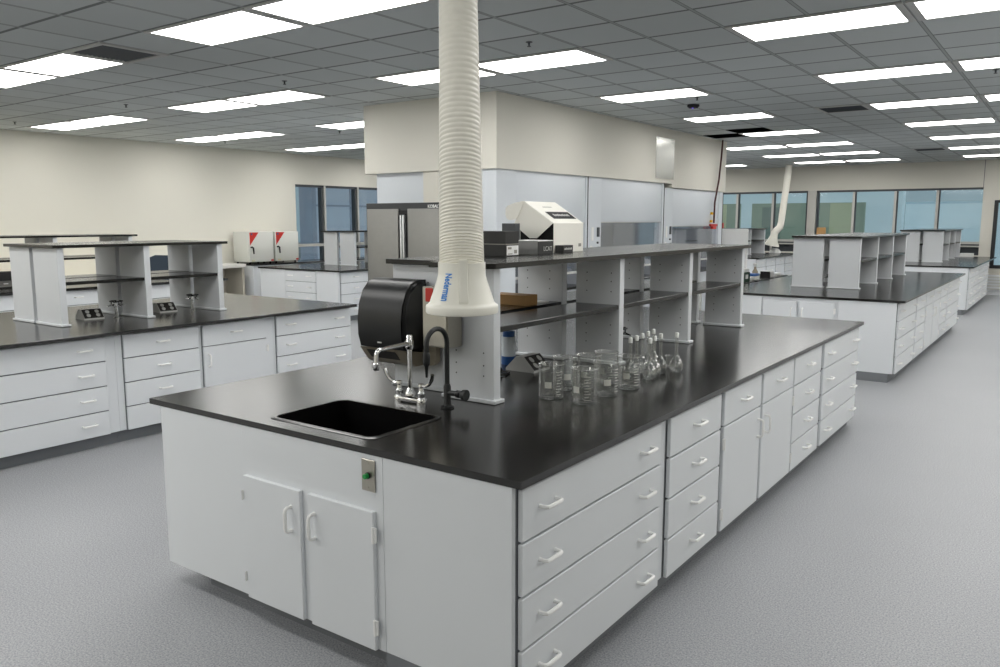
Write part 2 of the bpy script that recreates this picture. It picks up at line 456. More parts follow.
bm = B(); box(bm, -.4, .1, 4.45, 4.6, 0, 6); obj('column', bm, FAC_S, t)
bm = B(); box(bm, -3., -2.6, 2.9, 3.5, 0, 6); obj('column', bm, FAC_B, t)
bm = B(); box(bm, -3., -2.7, 3.5, 4.45, 0, 1.3); obj('parapet', bm, FAC_L, t)

# ------------------------------------------------------------------ ceiling fixtures
def mk_light():
    bm = B()
    w, d = 2*T, T
    box(bm, .008, w-.008, .008, .035, -.012, .0); box(bm, .008, w-.008, d-.035, d-.008, -.012, 0)
    box(bm, .008, .058, .035, d-.035, -.012, 0); box(bm, w-.058, w-.008, .035, d-.035, -.012, 0)
    fr = mesh('frame', bm, LAMPW)
    bm = B(); box(bm, .055, w-.055, .03, d-.03, -.009, -.002); ln = mesh('diffuser', bm, LENS)
    return fr, ln
LF, LL = mk_light()
def in_core(x, y): return CX0-.3 < x < CX1+.2 and CY0-.3 < y < CY1+.1
ROWN = {-8: 'row overhead', -4: 'row at the top of the picture', 0: 'row before the soffit', 4: 'row beside the soffit near end', 8: 'row beside the soffit middle',
        12: 'row beside the open tiles', 16: 'row just past the soffit', 20: 'second row from the far wall', 24: 'row along the far wall'}
COLN = {-3: 'leftmost column', -2: 'second column from the left', -1: 'column through the white duct', 0: 'column over the right aisle', 1: 'rightmost column'}
nl = 0
for k in range(-4, 3):
    for half in (0, 2):
        for j in range(-16, 28, 4):
            i = 6*k+half; x, y = GX+i*T, GY+j*T
            if x < XL+.05 or x+2*T > XR or y < YN or y+T > YF: continue
            if in_core(x+T, y+T/2): continue
            q = px((x+T, y+T/2, H))
            if q[2] > .3 and -90 < q[0] < 1090 and -90 < q[1]:
                t = thing('ceiling_light', '%s pair light, %s, %s' % ('left' if half == 0 else 'right', COLN.get(k, 'far left'), ROWN.get(j, 'row behind')), 'ceiling light', (x, y, H), 0, 'recessed troffer lights')
                link('frame', LF, t); link('diffuser', LL, t); nl += 1
            else:
                a = bpy.data.lights.new('troffer_lamp', 'AREA'); a.shape = 'RECTANGLE'; a.size = 1.15; a.size_y = .55
                a.energy = LAMP*1.15*.55*math.pi*((.26 if x > -3 else 1.1) if j <= -8 else 1.); a.color = (1, .99, .965)
                o = bpy.data.objects.new('troffer_lamp', a); COL.objects.link(o); o.location = (x+T, y+T/2, H-.012)

def vent(i, j, label):
    t = thing('ceiling_vent', label, 'vent', (GX+i*T, GY+j*T, H))
    bm = B()
    for a in ((.0, T, 0, .05), (0, T, T-.05, T), (0, .05, .05, T-.05), (T-.05, T, .05, T-.05)): box(bm, *a, -.012, 0)
    obj('frame', bm, LAMPW, t)
    bm = B(); box(bm, .05, T-.05, .05, T-.05, -.002, -.001); obj('backing', bm, DARKV, t)
    bm = B()
    for n in range(12):
        y = .07+n*.04; prism(bm, [(y, -.002), (y+.022, -.012), (y+.025, -.010), (y+.004, -.001)], 0, .05, T-.05)
    obj('louvre', bm, DGREY, t)
vent(-8, -4, 'dark louvred ceiling vent beside the light pair at the upper left')
vent(-1, 8, 'dark louvred ceiling vent at the left end of a light over the right aisle')
vent(-1, 20, 'small distant louvred ceiling vent near the far window wall')

SPR = [(-8.31, 3.52, 'ceiling sprinkler left of the middle light pair on the left'), (-5.36, 3.55, 'ceiling sprinkler just above the middle light pair, left of the white duct'), (-2.3, 3.5, 'ceiling sprinkler above the light right of the white duct'),
       (-2.32, 7.09, 'ceiling sprinkler next to the round smoke detector'), (-11.32, 3.54, 'ceiling sprinkler at the far left edge near the left wall'), (-8.37, 7.15, 'ceiling sprinkler left of the soffit corner'),
       (-11.31, 7.11, 'ceiling sprinkler close to the left wall above the incubators'), (.665, 7.1, 'ceiling sprinkler at the right edge of the picture')]
bm = B(); lathe(bm, [(.028, 0), (.028, -.004), (.01, -.006), (.007, -.03), (.016, -.033), (.016, -.037), (0, -.038)], 10)
SM = mesh('sprinkler', bm, DGREY)
for x, y, l in SPR: tag(link('sprinkler', SM, None, (x, y, H)), l, 'sprinkler', 'ceiling sprinklers')
t = thing('smoke_detector', 'small dark round smoke detector on the ceiling beside the soffit', 'smoke detector', (-2.6, 7.66, H))
bm = B(); lathe(bm, [(.075, 0), (.075, -.02), (.055, -.04), (0, -.042)], 20); obj('body', bm, BLACKM, t)
bm = B(); lathe(bm, [(.01, -.04), (.01, -.046), (0, -.047)], 8, (0, -.02, 0)); obj('indicator_lamp', bm, mat('violet_led', (120, 90, 230), .3, emit=3.), t)

# ------------------------------------------------------------------ casework
def handle_mesh():
    bm = B()
    w, d, r = .052, .034, .0078
    P = [(0, -w, 0), (d*.62, -w, 0), (d*.9, -w+.006, 0), (d, -w+.018, 0), (d, w-.018, 0), (d*.9, w-.006, 0), (d*.62, w, 0), (0, w, 0)]
    tube(bm, P, r, 8)
    for s in (-w, w): lathe(bm, [(.0085, 0), (.0085, .004), (.007, .005)], 10, (0, s, 0), Matrix.Rotation(R(90), 4, 'Y'))
    return mesh('handle', bm, HANDLE)
HM = handle_mesh()
def hinge_mesh():
    bm = B(); box(bm, -.004, .006, -.012, .012, -.03, .03, .002); tube(bm, [(.006, 0, -.032), (.006, 0, .032)], .006, 8)
    return mesh('hinge', bm, HANDLE)
HG = hinge_mesh()
DZ = [(.688, .873), (.491, .679), (.294, .482), (.1, .285)]
FR = .02           # thickness of fronts
_fc = {}
def front_mesh(nm, w, h):
    k = (nm, round(w, 3), round(h, 3))
    if k not in _fc:
        bm = B(); box(bm, -FR, 0, 0, w, 0, h, .003); _fc[k] = mesh(nm, bm, WHITE)
    return _fc[k]
def add_drawer(t, a, b, z0, z1, hs):
    d = link('drawer', front_mesh('drawer', b-a, z1-z0), t, (0, a, z0))
    for h in hs: link('handle', HM, d, (0, h, (z1-z0)*.54))
    return d
def add_door(t, a, b, z0, z1, hy, hz, hinge_y=None):
    d = link('door', front_mesh('door', b-a, z1-z0), t, (0, a, z0))
    link('handle', HM, d, (0, hy-a, hz-z0), (R(90), 0, 0))
    if hinge_y is not None:
        for hh in (.1, z1-z0-.09): link('hinge', HG, d, (0.0, hinge_y-a, hh))
    return d
def carcass(t, w, depth, toe_in=.07, ab=None):
    bm = B(); box(bm, -depth, -FR-.004, 0, w, .1, UND-.0005, .0015)
    if ab: box(bm, -FR-.0045, -FR-.0028, ab[0]-.007, ab[1]+.007, .101, .88, m=1)  # grey sheet behind the fronts paints shade into their gaps
    obj('carcass', bm, [WHITE, GAP_SHADE], t)
    bm = B(); box(bm, -depth, -toe_in, 0, w, 0, .1); obj('toe_kick', bm, TOE, t)
DEP = .62
def unit_wide(label, loc, w, a, b, rz=0, group=None, depth=DEP):
    t = thing('drawer_cabinet', label, 'cabinet', loc, rz, group); carcass(t, w, depth, ab=(a, b))
    for z0, z1 in DZ: add_drawer(t, a, b, z0, z1, (.16, b-a-.165))
    return t
def unit_four(label, loc, w, a, b, rz=0, group=None, depth=DEP):
    t = thing('drawer_cabinet', label, 'cabinet', loc, rz, group); carcass(t, w, depth, ab=(a, b))
    for z0, z1 in DZ: add_drawer(t, a, b, z0, z1, ((b-a)*.5,))
    return t
def unit_door(label, loc, w, a, b, right, rz=0, group=None, depth=DEP):
    t = thing('base_cabinet', label, 'cabinet', loc, rz, group); carcass(t, w, depth, ab=(a, b))
    add_drawer(t, a, b, *DZ[0], ((b-a)*.5,))
    add_door(t, a, b, .1, .68, b-.045 if right else a+.045, .56, a-.004 if right else b+.004)
    return t
def end_cabinet(label, loc, w, door_top, rz, span, seam=True):
    """sink cabinet: front faces local +X, doors centred"""
    t = thing('sink_cabinet', label, 'cabinet', loc, rz)
    bm = B(); box(bm, -.6, -.012, 0, w, .1, UND-.0005 if door_top > .7 else UND-.0005, .0015)
    if door_top < .7:  # open top for the basin
        bm.free(); bm = B()
        box(bm, -.03, -.001, 0, w, .1, UND-.0005); box(bm, -.6, -.03, 0, .02, .1, UND-.0005); box(bm, -.6, -.03, w-.02, w, .1, UND-.0005)
        box(bm, -.6, -.58, .02, w-.02, .1, UND-.0005); box(bm, -.58, -.03, .02, w-.02, .1, .12)
    obj('carcass', bm, WHITE, t)
    bm = B(); box(bm, -.6, -.08, 0, w, 0, .1); obj('toe_kick', bm, TOE, t)
    (a0, a1), (b0, b1) = span
    d = add_door(t, a0, a1, .1, door_top, a1-.055, door_top-.13, a0-.002); d.location.x = .018
    for h_ in d.children:
        if h_.name.startswith('hinge'): h_.scale = (.8, .2, .7)
    d = add_door(t, b0, b1, .1, door_top, b0+.04, door_top-.13, b1+.006); d.location.x = .018
    return t

def worktop(label, x0, x1, y0, y1, hole=None):
    bm = B()
    if not hole:
        box(bm, x0, x1, y0, y1, UND, TOP, .003)
    else:
        out = [(x0, y0), (x1, y0), (x1, y1), (x0, y1)]
        hx0, hx1, hy0, hy1, r = hole; inn = []
        for cx, cy, a in ((hx1-r, hy1-r, 0), (hx0+r, hy1-r, 90), (hx0+r, hy0+r, 180), (hx1-r, hy0+r, 270)):
            inn += [(cx+r*math.cos(R(a+90*i/6)), cy+r*math.sin(R(a+90*i/6))) for i in range(7)]
        loops = []
        for L in (out, inn):
            vs = [bm.verts.new((p[0], p[1], TOP)) for p in L]; loops += [bm.edges.new((vs[i], vs[(i+1) % len(vs)])) for i in range(len(vs))]
        g = bmesh.ops.triangle_fill(bm, edges=loops, use_beauty=True)
        fs = [f for f in g['geom'] if isinstance(f, bmesh.types.BMFace)]
        e = bmesh.ops.extrude_face_region(bm, geom=fs)
        for v in e['geom']:
            if isinstance(v, bmesh.types.BMVert): v.co.z = UND
        bmesh.ops.recalc_face_normals(bm, faces=bm.faces)
    return tag(obj('worktop', bm, EPOXY, None), label, 'worktop')

def rack(label, x0a, x0b, x1a, x1b, y0, pitch, n, ys=None, yl=None, ya=0., front=(.13, .13), over=.07, z_top=1.578, skip_left=False, holes=False, chamfer=0.):
    """double-sided reagent rack: two banks of uprights, shelves and a black top; left bank x0a..x0b, right bank x1a..x1b"""
    ox = (x0a+x1b)/2; ys0 = [k*pitch for k in range(n)] if not ys else [v-y0 for v in ys]
    t = thing('reagent_rack', label, 'shelving', (ox, y0, TOP))
    th = .055; hh = z_top-.025-TOP
    for bi, (a, b) in enumerate(((x0a, x0b), (x1a, x1b))):
        dy = ya if bi == 0 else 0.
        ys = [v-y0 for v in yl] if (yl and bi == 0) else ys0
        bm = B(); box(bm, 0, b-a, 0, th, .001, hh, .002); box(bm, -.012, b-a+.016, -.014, th+.014, .001, .02, .003)
        if holes:
            for hx in (.075, .24):
                for z in (.13, .18, .24, .44, .5, .55):
                    lathe(bm, [(.004, 0), (.004, .0012), (0, .0013)], 8, (hx, -.0002, z), Matrix.Rotation(R(90), 4, 'X'), m=1)
        um = mesh('upright', bm, [WHITE_R, DGREY])
        for yk in ys: link('upright', um, t, (a-ox, yk+dy, 0))
        for ya_, yb_ in zip(ys, ys[1:]):
            bm = B(); box(bm, 0, b-a-.005, 0, yb_-ya_-th-.004, 0, .027, .002); obj('shelf', bm, EPOXYS, t, (a-ox, ya_+dy+th+.002, 1.25-TOP))
        L0, L1 = ys[0]+dy-front[bi], ys[-1]+th+dy+over
        xa = a-.012 if bi == 0 else (x0b+x1a)/2+.001; xb = b+.025 if bi == 1 else (x0b+x1a)/2-.001
        bm = B()
        if chamfer and bi == 1:
            prism(bm, [(xa-ox, L0), (xb-ox-chamfer, L0), (xb-ox, L0+chamfer), (xb-ox, L1), (xa-ox, L1)], 2, hh+.0005, hh+.025)
        else: box(bm, xa-ox, xb-ox, L0, L1, hh+.0005, hh+.025, .002)
        obj('top_board', bm, EPOXYS, t)
    return t

# ---- sink island in the foreground
worktop('long black epoxy worktop with the sink on the foreground island', -2.195, 0, 0, 5.247, (-1.39, -.787, .1, .52, .045))
X = -.015
unit_wide('white cabinet of four wide two-handled drawers at the near right corner of the sink island', (X, .002, 0), 1.2, .028, 1.15, group='sink island cabinets')
unit_four('white narrow four-drawer cabinet second from the near corner of the sink island', (X, 1.203, 0), .722, .048, .697, group='sink island cabinets')
unit_door('white drawer-over-door cabinet on the sink island, handle at the far side of its door', (X, 1.926, 0), .653, .027, .632, True, group='sink island cabinets')
unit_door('white drawer-over-door cabinet on the sink island, handle at the near side of its door', (X, 2.58, 0), .662, .02, .646, False, group='sink island cabinets')
unit_four('white narrow four-drawer cabinet second from the far end of the sink island', (X, 3.243, 0), .74, .01, .69, group='sink island cabinets')
unit_wide('white cabinet of four wide two-handled drawers at the far end of the sink island', (X, 3.984, 0), 1.24, .03, 1.165, group='sink island cabinets')
sc = end_cabinet('white sink cabinet with two small doors on the near end of the sink island', (-1.484, .001, 0), .848, .668, R(-90), ((.02, .39), (.44, .81)))
t = thing('end_panel_cabinet', 'plain white end panel at the left of the sink cabinet doors', 'cabinet', (-1.8, .3, 0))
bm = B(); box(bm, -.305, .3158, -.298, 4.9, .1, UND-.0005); obj('carcass', bm, WHITE, t)
bm = B(); box(bm, -.1, .312, -.21, 4.9, 0, .1); obj('toe_kick', bm, TOE, t)

# switch plate with the green button
t = thing('switch_plate', 'steel switch plate with a green push button under the sink edge', 'switch', (-.706, .0, .805))
bm = B(); box(bm, -.036, .036, -.004, -.0005, -.063, .063, .002); obj('plate', bm, STEEL, t)
for z in (-.048, .048):
    bm = B(); lathe(bm, [(.004, 0), (.004, .002), (0, .0025)], 8, (0, -.004, z), Matrix.Rotation(R(90), 4, 'X')); obj('screw', bm, STEEL, t)
bm = B(); lathe(bm, [(.013, 0), (.013, .006)], 16, (0, -.004, 0), Matrix.Rotation(R(90), 4, 'X')); bt = obj('push_button', bm, BLACKM, t)
bm = B(); lathe(bm, [(.0105, .006), (.0105, .02), (.008, .023), (0, .0235)], 16, (0, -.004, 0), Matrix.Rotation(R(90), 4, 'X')); obj('green_cap', bm, GREEN, bt)

# sink basin
t = thing('lab_sink', 'black rectangular lab sink sunk in the near end of the foreground worktop', 'sink', (-1.0885, .31, .62))
def rrect(hx, hy, r, z, n=6):
    o = []
    for sx, sy, a in ((1, 1, 0), (-1, 1, 90), (-1, -1, 180), (1, -1, 270)):
        o += [Vector((sx*(hx-r)+r*math.cos(R(a+90*i/n)), sy*(hy-r)+r*math.sin(R(a+90*i/n)), z)) for i in range(n+1)]
    return o
def loft(bm, loops, close_last=True, m=0):
    rs = [[bm.verts.new(p) for p in L] for L in loops]; n = len(rs[0])
    for a, b in zip(rs, rs[1:]):
        for k in range(n): bm.faces.new((a[k], a[(k+1) % n], b[(k+1) % n], b[k])).material_index = m
    if close_last: bm.faces.new(rs[-1]).material_index = m
z0 = TOP-.62
bm = B()
loft(bm, [rrect(.3, .209, .044, z0+.0005), rrect(.296, .205, .042, z0-.01), rrect(.285, .195, .04, .06), rrect(.26, .17, .04, .03), rrect(.02, .02, .005, .02)])
obj('basin', bm, SINKM, t)
bm = B()
loft(bm, [rrect(.302, .211, .046, z0-.01), rrect(.302, .211, .046, z0+.0045), rrect(.314, .223, .052, z0+.0055), rrect(.325, .234, .058, z0+.0012)], False)
obj('rim', bm, EPOXY, t)
bm = B(); lathe(bm, [(.045, .021), (.045, .025), (.03, .024), (0, .022)], 20); obj('drain', bm, STEEL, t)

# chrome mixing faucet
t = thing('faucet', 'chrome swing-spout faucet with wrist-blade handles behind the sink', 'faucet', (-1.1, .68, TOP))
bm = B(); box(bm, -.09, .09, -.022, .022, .004, .026, .008)
for x in (-.07, .07): lathe(bm, [(.024, 0), (.024, .018), (.018, .03)], 18, (x, 0, 0))
lathe(bm, [(.026, .03), (.026, .045), (.02, .055), (.014, .07)], 18)
obj('base', bm, CHROME, t)
bm = B()
tube(bm, [(0, 0, .06), (0, 0, .265)], .0115, 14); lathe(bm, [(.016, .255), (.02, .262), (.02, .295), (.016, .302), (.016, .318), (.012, .325), (0, .326)], 16)
obj('riser', bm, CHROME, t)
bm = B()
pth = [(0, -.012, .285), (0, -.1, .283), (0, -.185, .278)]+[(0, -.2-.024*math.sin(R(a)), .254+.024*math.cos(R(a))) for a in (0, 22, 45, 68, 90)]+[(0, -.226, .215)]
tube(bm, pth, .0105, 14); lathe(bm, [(.0125, 0), (.015, .006), (.015, .03), (.012, .034)], 14, (0, -.226, .188))
obj('spout', bm, CHROME, t)
for s in (-1, 1):
    bm = B(); lathe(bm, [(.015, .032), (.018, .05), (.012, .06), (.012, .08), (.016, .084), (.014, .096), (0, .098)], 14, (s*.07, 0, 0))
    pp = [(s*.07, 0, .086), (s*.1, -.004, .088), (s*.125, -.008, .1), (s*.142, -.01, .125), (s*.15, -.012, .15)]
    tube(bm, pp, [.007, .008, .009, .011, .010], 10)
    obj('lever_handle', bm, CHROME, t)

# black gooseneck
t = thing('gooseneck_faucet', 'black gooseneck pure-water tap with side knob right of the chrome faucet', 'faucet', (-.88, .69, TOP))
bm = B(); lathe(bm, [(.032, 0), (.032, .008), (.02, .012), (.017, .02), (.017, .1), (.013, .112)], 20)
obj('base', bm, BLACKR, t)
bm = B()
pth = [(0, 0, .1), (0, 0, .305)]+[(0, -.072+.072*math.cos(R(a)), .305+.072*math.sin(R(a))) for a in range(15, 181, 15)]+[(0, -.144, .265)]
tube(bm, pth, .0115, 12); obj('neck', bm, BLACKR, t)
bm = B(); lathe(bm, [(.005, .165), (.009, .215), (.015, .225), (.017, .24), (.017, .265), (.013, .28)], 14, (0, -.144, 0)); obj('nozzle', bm, BLACKR, t)
bm = B(); MXR = Matrix.Rotation(R(90), 4, 'Y')
lathe(bm, [(.013, 0), (.013, .04), (.018, .045), (.018, .06), (.012, .066), (.024, .08), (.026, .1), (0, .102)], 12, (.012, 0, .072), MXR)
obj('valve_knob', bm, BLACKR, t)

# rack on the sink island
rack('white double reagent rack with black shelves on the foreground sink island', -1.452, -1.12, -1.04, -.742, .865, 1.1, 4, ys=(.865, 2.135, 3.185, 4.26), yl=(.95, 2.105, 3.2, 4.28), ya=0., front=(.04, .065), over=.075, holes=True, chamfer=.05)

# paper towel dispenser
t = thing('towel_dispenser', 'large black paper towel dispenser on the near end of the reagent rack', 'towel dispenser', (-1.36, .933, 1.05))
W2 = .165
prof = [(-.0, .43), (-.06, .432), (-.11, .415), (-.15, .375), (-.178, .31), (-.19, .23), (-.188, .15), (-.17, .09), (0, .06)]
bm = B(); prism(bm, prof, 0, -W2, W2); bmesh.ops.bevel(bm, geom=[e for e in bm.edges if abs(abs(e.verts[0].co.x)-W2) < 1e-5 and abs(abs(e.verts[1].co.x)-W2) < 1e-5 and e.verts[0].co.x*e.verts[1].co.x > 0], offset=.018, segments=3, affect='EDGES')
obj('cover', bm, BLACKP, t, ang=40)
bm = B(); prism(bm, [(0, .0), (-.09, .0), (-.12, .02), (-.172, .088), (0, .058)], 0, -W2+.012, W2-.012); obj('lower_tray', bm, BEIGE, t)
bm = B(); prism(bm, [(-W2+.02, .0), (.2, .0), (.222, .006), (.235, .025), (.235, .2), (-W2+.02, .2)], 1, -.03, .0005); obj('back_plate', bm, BEIGE, t)
bm = B(); prism(bm, [(-.125, .03), (-.165, .075), (-.166, .076), (-.126, .028)], 0, -W2+.05, W2-.08); obj('outlet_slot', bm, CARTIN, t)
bm = B(); box(bm, -.012, .014, -.1905, -.186, .118, .124); obj('nameplate', bm, LGREY, t)

# steel outlet box with the red receptacle
t = thing('outlet_box', 'stainless steel outlet box with a red receptacle beside the towel dispenser', 'outlet box', (-.985, .847, 1.18))
bm = B(); box(bm, -.085, .07, -.105, 0, 0, .285, .003); obj('housing', bm, STEEL, t)
bm = B(); box(bm, -.08, .065, -.11, -.105, .006, .279, .002); obj('cover_plate', bm, STEEL, t)
bm = B(); box(bm, -.058, -.012, -.117, -.11, .215, .28, .003); obj('receptacle', bm, RED, t)

# fume extraction arm
def extraction_arm(label, top, bot, rt, rb, hood_rot=0., tilt=None, detail=True, bend=None):
    top, bot = Vector(top), Vector(bot)
    t = thing('fume_extraction_arm', label, 'extraction arm', bot)
    d = top-bot
    bm = B(); path = []; rad = []
    L = d.length
    ss = [0.]; kk = [1.]
    while ss[-1] < .999:
        b0 = ss[-1]; pit = ((.0095+.014*min(1, b0*L/.75)) if detail else .05)/L
        for f, r_ in ((.4, 1.), (.6, .952), (.8, .952), (1., 1.)): ss.append(min(1., b0+pit*f)); kk.append(r_)
    for s_, r_ in zip(ss, kk):
        if path and s_*L-((path[-1]).length) < 1e-5: continue
        path.append(d*s_); rad.append((rb+(rt-rb)*s_)*r_*1.02)
    tube(bm, path, rad, 40 if detail else 16); obj('duct', bm, DUCT, t, ang=60)
    return t, d.normalized()
t, dd = extraction_arm('cream corrugated fume extraction duct hanging over the sink with a flared hood', (-.70, .56, H), (-.428, .232, 1.585), .069, .083)
bm = B()
pr = [(.0865, .035), (.0885, .034), (.0885, .0), (.0895, -.014), (.094, -.032), (.104, -.062), (.121, -.112), (.1285, -.1215), (.134, -.1235), (.1365, -.13), (.1365, -.148), (.134, -.154), (.127, -.156), (.121, -.15), (.108, -.1), (.085, -.02), (.082, .01)]
lathe(bm, pr, 48); hd = obj('hood', bm, CREAMP, t, ang=50)
for a in (-49, 131):
    mt = Matrix.Rotation(R(a), 4, 'Z')
    bm = B(); prism(bm, [(.086, .05), (.098, .048), (.098, .0), (.102, -.03), (.112, -.065), (.1235, -.105), (.118, -.115), (.086, -.03)], 1, -.017, .017)
    for v in bm.verts: v.co = mt @ v.co
    bmesh.ops.bevel(bm, geom=list(bm.edges), offset=.003, segments=2, affect='EDGES')
    obj('rib', bm, CREAMP, hd)
me = text_mesh('Nederman', .044, bold=.0012)
def hr(z):
    for (r0, z0_), (r1, z1_) in zip(pr[1:8], pr[2:9]):
        if z1_ <= z <= z0_: return r0+(r1-r0)*(z0_-z)/(z0_-z1_+1e-9)
    return .09
for v in me.vertices:      # wrap the lettering round the flare, reading downwards
    u, h = v.co.x, v.co.y
    z = -.052-u*.52; r = hr(z)+.0008+v.co.z
    a = R(-49-36)+h/.105
    v.co = Vector((r*math.cos(a), r*math.sin(a), z))
me.materials.append(BLUE)
link('lettering', me, hd)

# ------------------------------------------------------------------ glassware
def beaker_mesh(r, h):
    bm = B(); w = .0022
    pr = [(0, 0), (r-.008, 0), (r-.002, .003), (r, .009), (r, h-.008), (r+.004, h-.001), (r+.0035, h+.0005), (r-w+.002, h-.004), (r-w, h-.01), (r-w, .011), (r-.01, .005), (0, .0045)]
    lathe(bm, pr, 36)
    return mesh('glass', bm, GLASS, 50)
def marks_mesh(r, h):
    rr = r+.0005; bm = B()
    def patch(a0, a1, z0, z1):
        n = max(1, int((a1-a0)/8)); vs = []
        for i in range(n+1):
            a = R(a0+(a1-a0)*i/n); vs.append((bm.verts.new((rr*math.cos(a), rr*math.sin(a), z0)), bm.verts.new((rr*math.cos(a), rr*math.sin(a), z1))))
        for p, q in zip(vs, vs[1:]): bm.faces.new((p[0], q[0], q[1], p[1]))
    for k in range(9):
        z = h*(.14+.082*k); patch(14, 34 if k % 2 else 44, z, z+.0017)
    white = mat('white_ceramic_print', (225, 225, 218), .6)
    a = mesh('graduation_marks', bm, white)
    bm = B(); patch(-40, -8, h*.34, h*.52); b = mesh('label_patch', bm, white)
    return a, b
BG = beaker_mesh(.061, .168); BMK, BLB = marks_mesh(.061, .168)
RIMM = mat('painted_rim_glint', (240, 242, 240), .1, trans=.55)  # bright ring material, painting glints along the beaker rims
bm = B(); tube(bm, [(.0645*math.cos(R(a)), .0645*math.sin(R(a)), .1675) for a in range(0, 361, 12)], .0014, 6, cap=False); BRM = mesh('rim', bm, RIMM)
BG2 = beaker_mesh(.03, .07)
def place(q, r):   # base centre from the foremost base point
    d = Vector((q[0]-CAM.x, q[1]-CAM.y)).normalized(); return (q[0]+d.x*r, q[1]+d.y*r)
BK = [(-.574, 1.105, -48, 'leftmost glass beaker of the cluster, standing apart beside the outlet pedestal'),
      (-.628, 1.32, -20, 'glass beaker of the back row just right of the leftmost beaker'),
      (-.386, 1.096, -75, 'front glass beaker of the cluster, nearest to the worktop edge'),
      (-.555, 1.44, -60, 'glass beaker in the back row behind the front beaker'),
      (-.389, 1.312, -30, 'second glass beaker in the front row'),
      (-.375, 1.53, -50, 'third glass beaker in the front row, next to the flasks'),
      (-.53, 1.585, -65, 'glass beaker at the back of the cluster below the second rack upright')]
for x, y, a, l in BK:
    x, y = place((x, y), .055)
    t = thing('beaker', l, 'beaker', (x, y, TOP+.0008), R(a), 'glass beakers on the worktop'); link('glass', BG, t); link('graduation_marks', BMK, t); link('label_patch', BLB, t); link('rim', BRM, t)
t = thing('beaker', 'small empty glass beaker behind the rightmost flask', 'beaker', (-.46, 2.25, TOP+.0008), 0, 'glass beakers on the worktop'); link('glass', BG2, t)
def flask_mesh():
    bm = B()
    po = [(0, 0), (.024, 0), (.03, .003), (.038, .018), (.040, .034), (.038, .048), (.031, .065), (.021, .082), (.0125, .098), (.0095, .115), (.0092, .2), (.0092, .215), (.0105, .219), (.0102, .221)]
    pi = [(.0078, .219), (.0075, .115), (.0105, .097), (.0195, .081), (.0293, .064), (.0362, .047), (.0382, .034), (.0362, .019), (.029, .006), (0, .004)]
    lathe(bm, po+pi, 30); return mesh('glass', bm, GLASS, 60)
FG = flask_mesh()
bm = B(); lathe(bm, [(.0112, .199), (.0112, .224), (.0095, .227), (0, .2275)], 16); FC = mesh('stopper_cap', bm, mat('frosted_cap', (228, 230, 226), .5))
FK = [((-.405, 1.845), 'front-row leftmost volumetric flask with a white cap, next to the beakers'), ((-.425, 1.945), 'front-row middle volumetric flask with a white cap'), ((-.435, 2.05), 'front-row right volumetric flask with a white cap'),
      ((-.50, 1.80), 'leftmost volumetric flask of all, behind the last beakers'), ((-.51, 1.895), 'back-row volumetric flask second from the left'), ((-.523, 1.995), 'back-row middle volumetric flask with a white cap'),
      ((-.535, 2.095), 'back-row volumetric flask fourth from the left'), ((-.55, 2.2), 'back-row volumetric flask just left of the single right flask'), ((-.378, 2.14), 'rightmost volumetric flask standing apart from the others')]
for (x, y), l in FK:
    t = thing('volumetric_flask', l, 'flask', (x, y, TOP+.0008), 0, 'volumetric flasks on the worktop'); link('glass', FG, t); link('stopper_cap', FC, t)

# ------------------------------------------------------------------ outlet pedestals and gas turrets
def pedestal_proto():
    bm = B(); prism(bm, [(-.075, 0), (.075, 0), (.075, .012), (.02, .075), (-.02, .075), (-.075, .012)], 1, -.085, .085)
    body = mesh('housing', bm, mat('pedestal_grey', (205, 205, 202), .45))
    bm = B(); n = Vector((.063, 0, .055)).normalized()
    prism(bm, [(.0775, .0145), (.0235, .0765), (.0215, .0748), (.0755, .0125)], 1, -.08, .08); face = mesh('face_plate', bm, mat('dark_taupe_plate', (52, 50, 48), .5))
    bm = B(); lathe(bm, [(.017, 0), (.017, .003), (.012, .0035)], 16, (0, 0, 0), Matrix.Rotation(R(90)-math.atan2(.062, .054), 4, 'Y'))
    rec = mesh('receptacle', bm, LGREY)
    return body, face, rec
PB, PF, PR_ = pedestal_proto()
def pedestal(label, x, y, rz=0):
    t = thing('outlet_pedestal', label, 'outlet pedestal', (x, y, TOP+.0005), rz, 'bench outlet pedestals')
    link('housing', PB, t); f = link('face_plate', PF, t); t.scale = (1.3, 1.0, 1.15)
    for y_ in (-.04, .04):
        for q in (.3, .72): link('receptacle', PR_, f, (.0765+(.0225-.0765)*q, y_, .0138+(.0758-.0138)*q))
    return t
pedestal('grey outlet pedestal under the near shelf of the foreground rack, left of the beakers', -1.11, 1.71, 0)
pedestal('grey outlet pedestal in the near bay of the rack on the left island', -5.62, 1.5, R(-6))
pedestal('grey outlet pedestal in the second bay of the rack on the left island', -5.6, 2.2, R(-6))
def turret(label, x, y):
    t = thing('gas_turret', label, 'gas tap', (x, y, TOP+.0005), 0, 'bench gas turrets')
    bm = B(); lathe(bm, [(.03, 0), (.03, .008), (.018, .015), (.018, .1), (.024, .105), (.024, .14), (.012, .15), (0, .152)], 16); obj('column', bm, CHROME, t)
    for a in (0, 90, 180, 270):
        c, s = math.cos(R(a)), math.sin(R(a))
        bm = B(); tube(bm, [(.02*c, .02*s, .12), (.05*c, .05*s, .12), (.085*c, .085*s, .112)], [.008, .008, .004], 8); v = obj('outlet_nozzle', bm, CHROME, t)
        bm = B(); tube(bm, [(.045*c, .045*s, .125), (.045*c, .045*s, .15)], .005, 8); tube(bm, [(.045*c-.025*s, .045*s+.025*c, .152), (.045*c+.025*s, .045*s-.025*c, .152)], .006, 8); obj('lever', bm, BLACKR, v)
    return t
turret('chrome four-way gas turret in the near bay of the left island rack', -5.46, 1.66)
turret('chrome four-way gas turret in the second bay of the left island rack', -5.46, 2.42)
